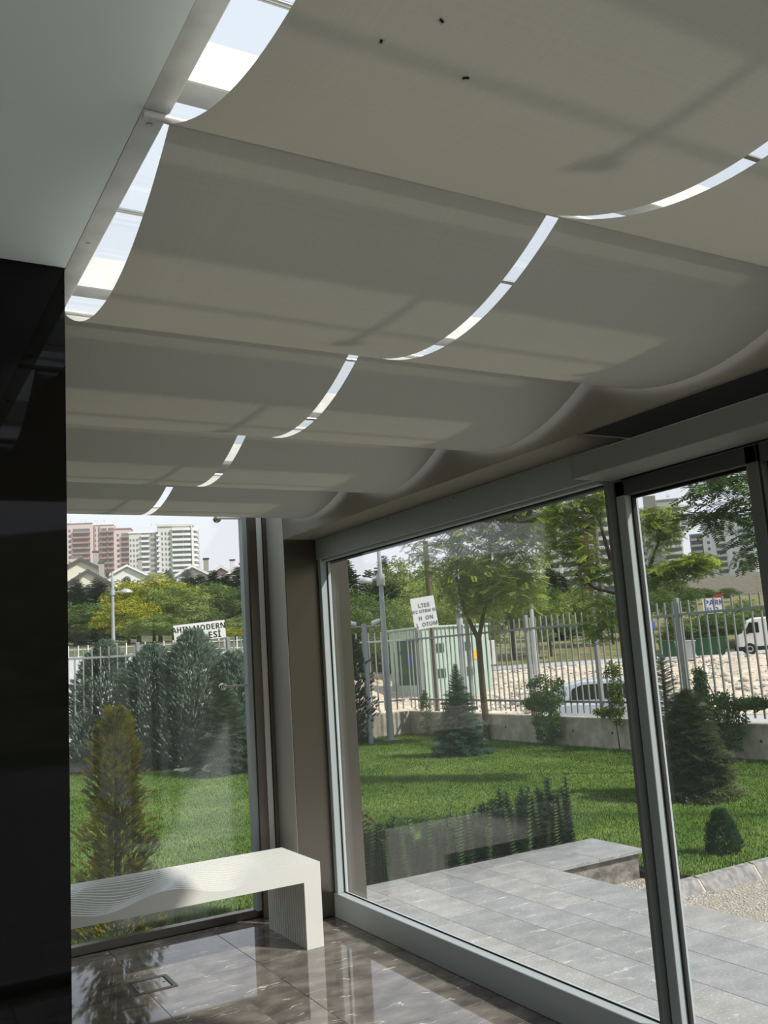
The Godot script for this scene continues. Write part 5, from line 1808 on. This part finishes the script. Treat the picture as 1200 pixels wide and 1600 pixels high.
func buildings() -> void:
	# pink tower
	var top: Vector3 = Vector3(128.875, 95.716, -585.996)
	var b := building("tower", "pink apartment tower with brick red balconies at the left", Vector3(top.x, top.y - 53.0, top.z))
	b.rotation.y -= 0.12
	b.scale = Vector3.ONE * 1.11
	part("wall", bx(Vector3(-18.5, 0, -12), Vector3(-2, 50.0, 0), 0.1), M.pink, b)
	part("wall", bx(Vector3(-2, 0, -12), Vector3(9.5, 48.5, -1.0), 0.1), M.pink, b)
	part("wall", bx(Vector3(9.5, 0, -12), Vector3(19.0, 46.0, -3.0), 0.1), M.pink, b)
	part("parapet", bx(Vector3(-19.0, 49.6, -12.4), Vector3(-1.6, 50.4, 0.5), 0.1), M.pale, b)
	part("parapet", bx(Vector3(-2.0, 48.3, -12.4), Vector3(9.9, 49.0, -0.6), 0.1), M.pale, b)
	part("parapet", bx(Vector3(9.5, 45.8, -12.4), Vector3(19.4, 46.5, -2.6), 0.1), M.brick, b)
	cells(b, "windows", -18.0, -13.5, 2, 2, 15, 3.05, 1.2, 1.5, 0.0, M.pane_dark)
	balconies(b, -13.0, -3.2, 31.5, 5, 3.05, 1.1, 0.0, 1.4, M.brick)
	balconies(b, -8.0, -3.2, 1.0, 10, 3.05, 1.1, 0.0, 1.4, M.brick)
	cells(b, "windows", -2.0, 3.0, 2, 2, 15, 3.05, 1.2, 1.6, -1.0, M.pane_dark)
	part("pilaster", bx(Vector3(-1.4, 0, -1.2), Vector3(-0.6, 47.5, -0.6)), M.brick, b)
	part("pilaster", bx(Vector3(1.5, 0, -1.2), Vector3(2.2, 47.5, -0.6)), M.brick, b)
	balconies(b, 2.6, 6.0, 1.0, 15, 3.05, 1.1, -1.0, 1.3, M.brick)
	balconies(b, 6.3, 9.8, 1.0, 15, 3.05, 1.1, -1.0, 2.0, M.brick)
	balconies(b, 13.5, 18.5, 1.0, 14, 3.05, 1.0, -3.0, 1.3, M.brick)
	cells(b, "windows", 10.2, 13.2, 1, 2, 14, 3.05, 1.2, 1.5, -3.0, M.pane_dark)
	antennas(b, -16.0, 8.0, 50.0, 7)
	# beige tower
	top = Vector3(152.723, 83.845, -517.953)
	b = building("tower", "beige apartment tower with long white curved balconies", Vector3(top.x, top.y - 48.0, top.z))
	part("wall", bx(Vector3(-20.0, 0, -14), Vector3(-3.5, 46.0, -1.5), 0.1), M.beige, b)
	part("wall", bx(Vector3(-3.5, 0, -14), Vector3(4.0, 49.0, 0.0), 0.1), M.beige, b)
	part("wall", bx(Vector3(4.0, 0, -14), Vector3(17.0, 50.0, 0.0), 0.1), M.beige, b)
	part("wall", bx(Vector3(17.0, 0, -14), Vector3(20.5, 48.0, -4.0), 0.1), M.beige, b)
	part("parapet", bx(Vector3(-20.4, 45.8, -14.2), Vector3(-3.2, 46.6, -1.0), 0.1), M.pale, b)
	part("parapet", bx(Vector3(-3.8, 49.0, -14.2), Vector3(17.4, 50.8, 0.6), 0.2), M.beige, b)
	cells(b, "windows", -20.0, -14.5, 3, 1.5, 14, 3.05, 0.9, 1.5, -1.5, M.pane_dark)
	balconies(b, -13.2, -8.5, 0.8, 15, 3.05, 1.2, -1.5, 1.2, M.pale)
	part("recess", bx(Vector3(-8.3, 0, -1.6), Vector3(-4.6, 45.5, -1.3)), M.grey_render, b)
	cells(b, "windows", -8.0, -4.6, 2, 1.5, 15, 3.05, 1.1, 1.5, -1.3, M.pane_dark)
	balconies(b, -4.4, -2.4, 0.8, 15, 3.05, 1.2, -1.0, 1.4, M.pale)
	cells(b, "windows", -2.2, 4.0, 3, 1.5, 15, 3.05, 0.9, 1.6, 0.0, M.pane_dark)
	for f in 16:
		var s := st()
		var out := []
		for k in 9:
			var q := float(k) / 8.0
			out.append(Vector3(lerpf(4.4, 19.5, q), 0.8 + 3.05 * f, 1.8 - 5.2 * pow(maxf(0.0, (q - 0.55) / 0.45), 2.0)))
		out.append(Vector3(19.0, 0.8 + 3.05 * f, -6.0))
		out.append(Vector3(4.4, 0.8 + 3.05 * f, -0.5))
		prism(s, out, Vector3(0, 1.35, 0))
		part("balcony", s, M.pale, b)
	var gl := st()
	for f in 15:
		box(gl, Vector3(4.8, 2.15 + 3.05 * f, -0.5), Vector3(10.8, 3.7 + 3.05 * f, 0.1))
		box(gl, Vector3(11.2, 2.15 + 3.05 * f, -0.5), Vector3(15.8, 3.7 + 3.05 * f, 0.1))
		box(gl, Vector3(16.2, 2.15 + 3.05 * f, -3.0), Vector3(17.8, 3.7 + 3.05 * f, -0.8))
	part("glazing", gl, M.pane_dark, b).set_meta("kind", "stuff")
	part("pier", bx(Vector3(15.6, 0, 0), Vector3(16.1, 49.5, 1.6)), M.pale, b)
	cells(b, "windows", 18.2, 20.3, 1, 1.5, 15, 3.05, 1.0, 1.5, -4.0, M.pane_dark)
	antennas(b, -8.0, 12.0, 50.0, 7)
	# gabled houses at the foot of the towers
	var spec := [
		[Vector3(39.839, 25.955, -195.992), 5.0, 9.5, M.cream, M.roof_dark, "cream gabled house at the left under the pink tower"],
		[Vector3(39.130, 22.378, -185.927), 4.2, 8.0, M.cream, M.roof_dark, "lower cream gabled house in front of the taller cream one"],
		[Vector3(56.268, 27.681, -223.011), 5.2, 8.2, M.pale, M.roof_tile, "white gabled house with an arched window between the towers"],
		[Vector3(62.034, 23.600, -190.136), 5.0, 8.6, M.pale, M.roof_tile, "white gabled house with a red roof under the beige tower"],
		[Vector3(72.937, 24.794, -202.250), 4.4, 8.0, M.pink, M.roof_tile, "pink house with a chimney right of the beige tower"],
		[Vector3(74.204, 24.054, -191.099), 4.5, 8.0, M.pale, M.roof_tile, "pale house with a brick chimney beside the window post"]]
	var arch := 0
	for e in spec:
		var ap: Vector3 = e[0]
		var h := building("house", e[5], Vector3(ap.x, ap.y - 9.0, ap.z))
		var wall := st()
		var hw: float = e[1]
		prism(wall, [Vector3(-hw, 0, 0), Vector3(hw, 0, 0), Vector3(hw, 6.2, 0), Vector3(0, 8.7, 0), Vector3(-hw, 6.2, 0)], Vector3(0, 0, -e[2]))
		part("wall", wall, e[3], h)
		for sd in [-1.0, 1.0]:
			var r := st()
			prism(r, [Vector3(0, 9.0, 0.6), Vector3(sd * (hw + 0.8), 5.9, 0.6), Vector3(sd * (hw + 0.8), 6.2, 0.6), Vector3(0, 9.35, 0.6)], Vector3(0, 0, -e[2] - 1.2))
			part("roof", r, e[4], h)
			var bd := st()
			prism(bd, [Vector3(0, 8.75, 0.62), Vector3(sd * (hw + 0.8), 5.6, 0.62), Vector3(sd * (hw + 0.8), 6.15, 0.62), Vector3(0, 9.3, 0.62)], Vector3(0, 0, 0.1))
			part("barge_board", bd, M.white if e[3] != M.cream else M.roof_dark, h)
		part("chimney", bx(Vector3(hw * 0.5, 6.5, -2.2), Vector3(hw * 0.5 + 1.1, 10.6, -1.2), 0.05), M.grey_render if e[3] != M.pink else M.pale, h)
		part("chimney_cap", bx(Vector3(hw * 0.5 - 0.15, 10.6, -2.35), Vector3(hw * 0.5 + 1.25, 10.85, -1.05), 0.03), M.roof_dark, h)
		var wn := st()
		if arch == 2:
			tube(wn, [Vector3(0, 5.6, -0.1), Vector3(0, 5.6, 0.08)], [0.85, 0.85], 18)
			box(wn, Vector3(-0.85, 4.2, -0.1), Vector3(0.85, 5.6, 0.08))
		else:
			box(wn, Vector3(-0.4, 3.4, -0.1), Vector3(0.4, 6.2, 0.08))
		part("window", wn, M.pane_dark, h)
		arch += 1
	var rest: Vector3 = Vector3(84.201, 28.200, -214.033)
	var tw := building("house", "small brick red turret house at the very edge of the window post", Vector3(rest.x, rest.y - 12.0, rest.z))
	part("wall", bx(Vector3(-2.2, 0, -4), Vector3(2.2, 8.0, 0)), M.brick, tw)
	part("upper_wall", bx(Vector3(-1.8, 8.3, -3.6), Vector3(1.8, 11.0, -0.4)), M.pale, tw)
	part("cornice", bx(Vector3(-2.8, 7.9, -4.6), Vector3(2.8, 8.4, 0.6), 0.05), M.grey_render, tw)
	part("roof", bx(Vector3(-2.2, 11.0, -4.0), Vector3(2.2, 11.4, 0)), M.pale, tw)
	# brown and white block behind the locust trees
	top = Vector3(203.022, 44.047, -220.867)
	b = building("apartment_block", "brown and white apartment block behind the locust trees", Vector3(top.x, top.y - 38.0, top.z))
	part("wall", bx(Vector3(-14, 0, -12), Vector3(-2.0, 38, 0), 0.1), M.pale, b)
	part("wall", bx(Vector3(-2.0, 0, -12), Vector3(4.5, 36, 1.0), 0.1), M.brown, b)
	part("wall", bx(Vector3(4.5, 0, -12), Vector3(16, 41, 0), 0.1), M.pale, b)
	part("parapet", bx(Vector3(-14.4, 37.5, -12.2), Vector3(-1.6, 39.0, 0.4), 0.1), M.brown, b)
	part("parapet", bx(Vector3(4.2, 41, -12.2), Vector3(16.4, 42.2, 0.4), 0.1), M.brown, b)
	balconies(b, -12.5, -7.6, 1.0, 12, 3.0, 1.1, 0.0, 1.3, M.pale)
	balconies(b, -7.2, -2.4, 1.0, 12, 3.0, 1.1, 0.0, 1.3, M.pale)
	balconies(b, 5.2, 10.5, 1.0, 13, 3.0, 1.1, 0.0, 1.3, M.pale)
	cells(b, "windows", -1.8, 4.2, 2, 1.4, 11, 3.0, 1.5, 1.6, 1.0, M.white)
	cells(b, "panes", -1.8, 4.2, 2, 1.6, 11, 3.0, 1.1, 1.2, 1.06, M.pane_dark)
	cells(b, "windows", 11, 16, 2, 1.4, 13, 3.0, 1.3, 1.6, 0.0, M.pane_dark)
	part("pier", bx(Vector3(-8, 0, 0), Vector3(-7, 38, 1.5), 0.05), M.pale, b)
	# grey tower seen through the door
	top = Vector3(307.252, 65.219, -286.350)
	b = building("tower", "pale grey tower behind the light green locust seen through the door", Vector3(top.x, top.y - 62.0, top.z))
	part("wall", bx(Vector3(-10.5, 0, -12), Vector3(-4.0, 56, -2), 0.1), M.pale, b)
	part("wall", bx(Vector3(-4.0, 0, -12), Vector3(1.5, 62, -0.5), 0.1), M.grey_render, b)
	part("wall", bx(Vector3(1.5, 0, -12), Vector3(11.0, 59, -1.5), 0.1), M.pale, b)
	part("parapet", bx(Vector3(1.3, 58.8, -12.2), Vector3(11.3, 59.8, -1.1), 0.1), M.grey_render, b)
	cells(b, "windows", -10, -4.5, 2, 2, 17, 3.05, 1.2, 1.5, -2.0, M.pane_dark)
	balconies(b, 3.0, 10.5, 1.0, 18, 3.05, 1.1, -1.5, 1.6, M.pale)
	antennas(b, -4.0, 8.0, 60.0, 4)
	# white tower at the right
	top = Vector3(356.968, 52.539, -290.127)
	b = building("tower", "white tower with beige balcony slabs at the right of the door view", Vector3(top.x, top.y - 40.0, top.z))
	part("wall", bx(Vector3(-16, 0, -12), Vector3(-10, 38, -3.0), 0.1), M.grey_render, b)
	part("wall", bx(Vector3(-10, 0, -12), Vector3(13, 42, 0), 0.1), M.white, b)
	part("parapet", bx(Vector3(-10.3, 41.8, -12.2), Vector3(13.3, 43.0, 0.4), 0.1), M.white, b)
	balconies(b, -15.5, -10.4, 1.0, 12, 3.05, 1.1, -3.0, 1.4, M.beige)
	balconies(b, -4.5, 0.2, 1.0, 13, 3.05, 1.1, 0.0, 1.3, M.beige)
	cells(b, "windows", -9.5, -5.5, 1, 1.6, 13, 3.05, 1.2, 1.4, 0.0, M.pane_dark)
	cells(b, "windows", 1.5, 5.0, 1, 1.6, 13, 3.05, 1.3, 1.4, 0.0, M.pane_dark)
	balconies(b, 6.0, 12.0, 1.0, 13, 3.05, 1.2, 0.0, 1.8, M.beige)
	# retaining wall and upper road on the right hand slope
	var s5 := st()
	var a0 := Vector3(149.758, 11.152, -132.561)
	var a1 := Vector3(149.917, 13.279, -132.382)
	var c0 := Vector3(153.680, 11.176, -111.725)
	var c1 := Vector3(153.831, 13.247, -111.517)
	prism(s5, [a0 - Vector3.UP * 3.0, c0 - Vector3.UP * 3.0, c1, a1], Vector3(0.6, 0, -0.8) * 3.0)
	struct("retaining_wall", s5, M.concrete, "long beige retaining wall below the white tower", "wall")
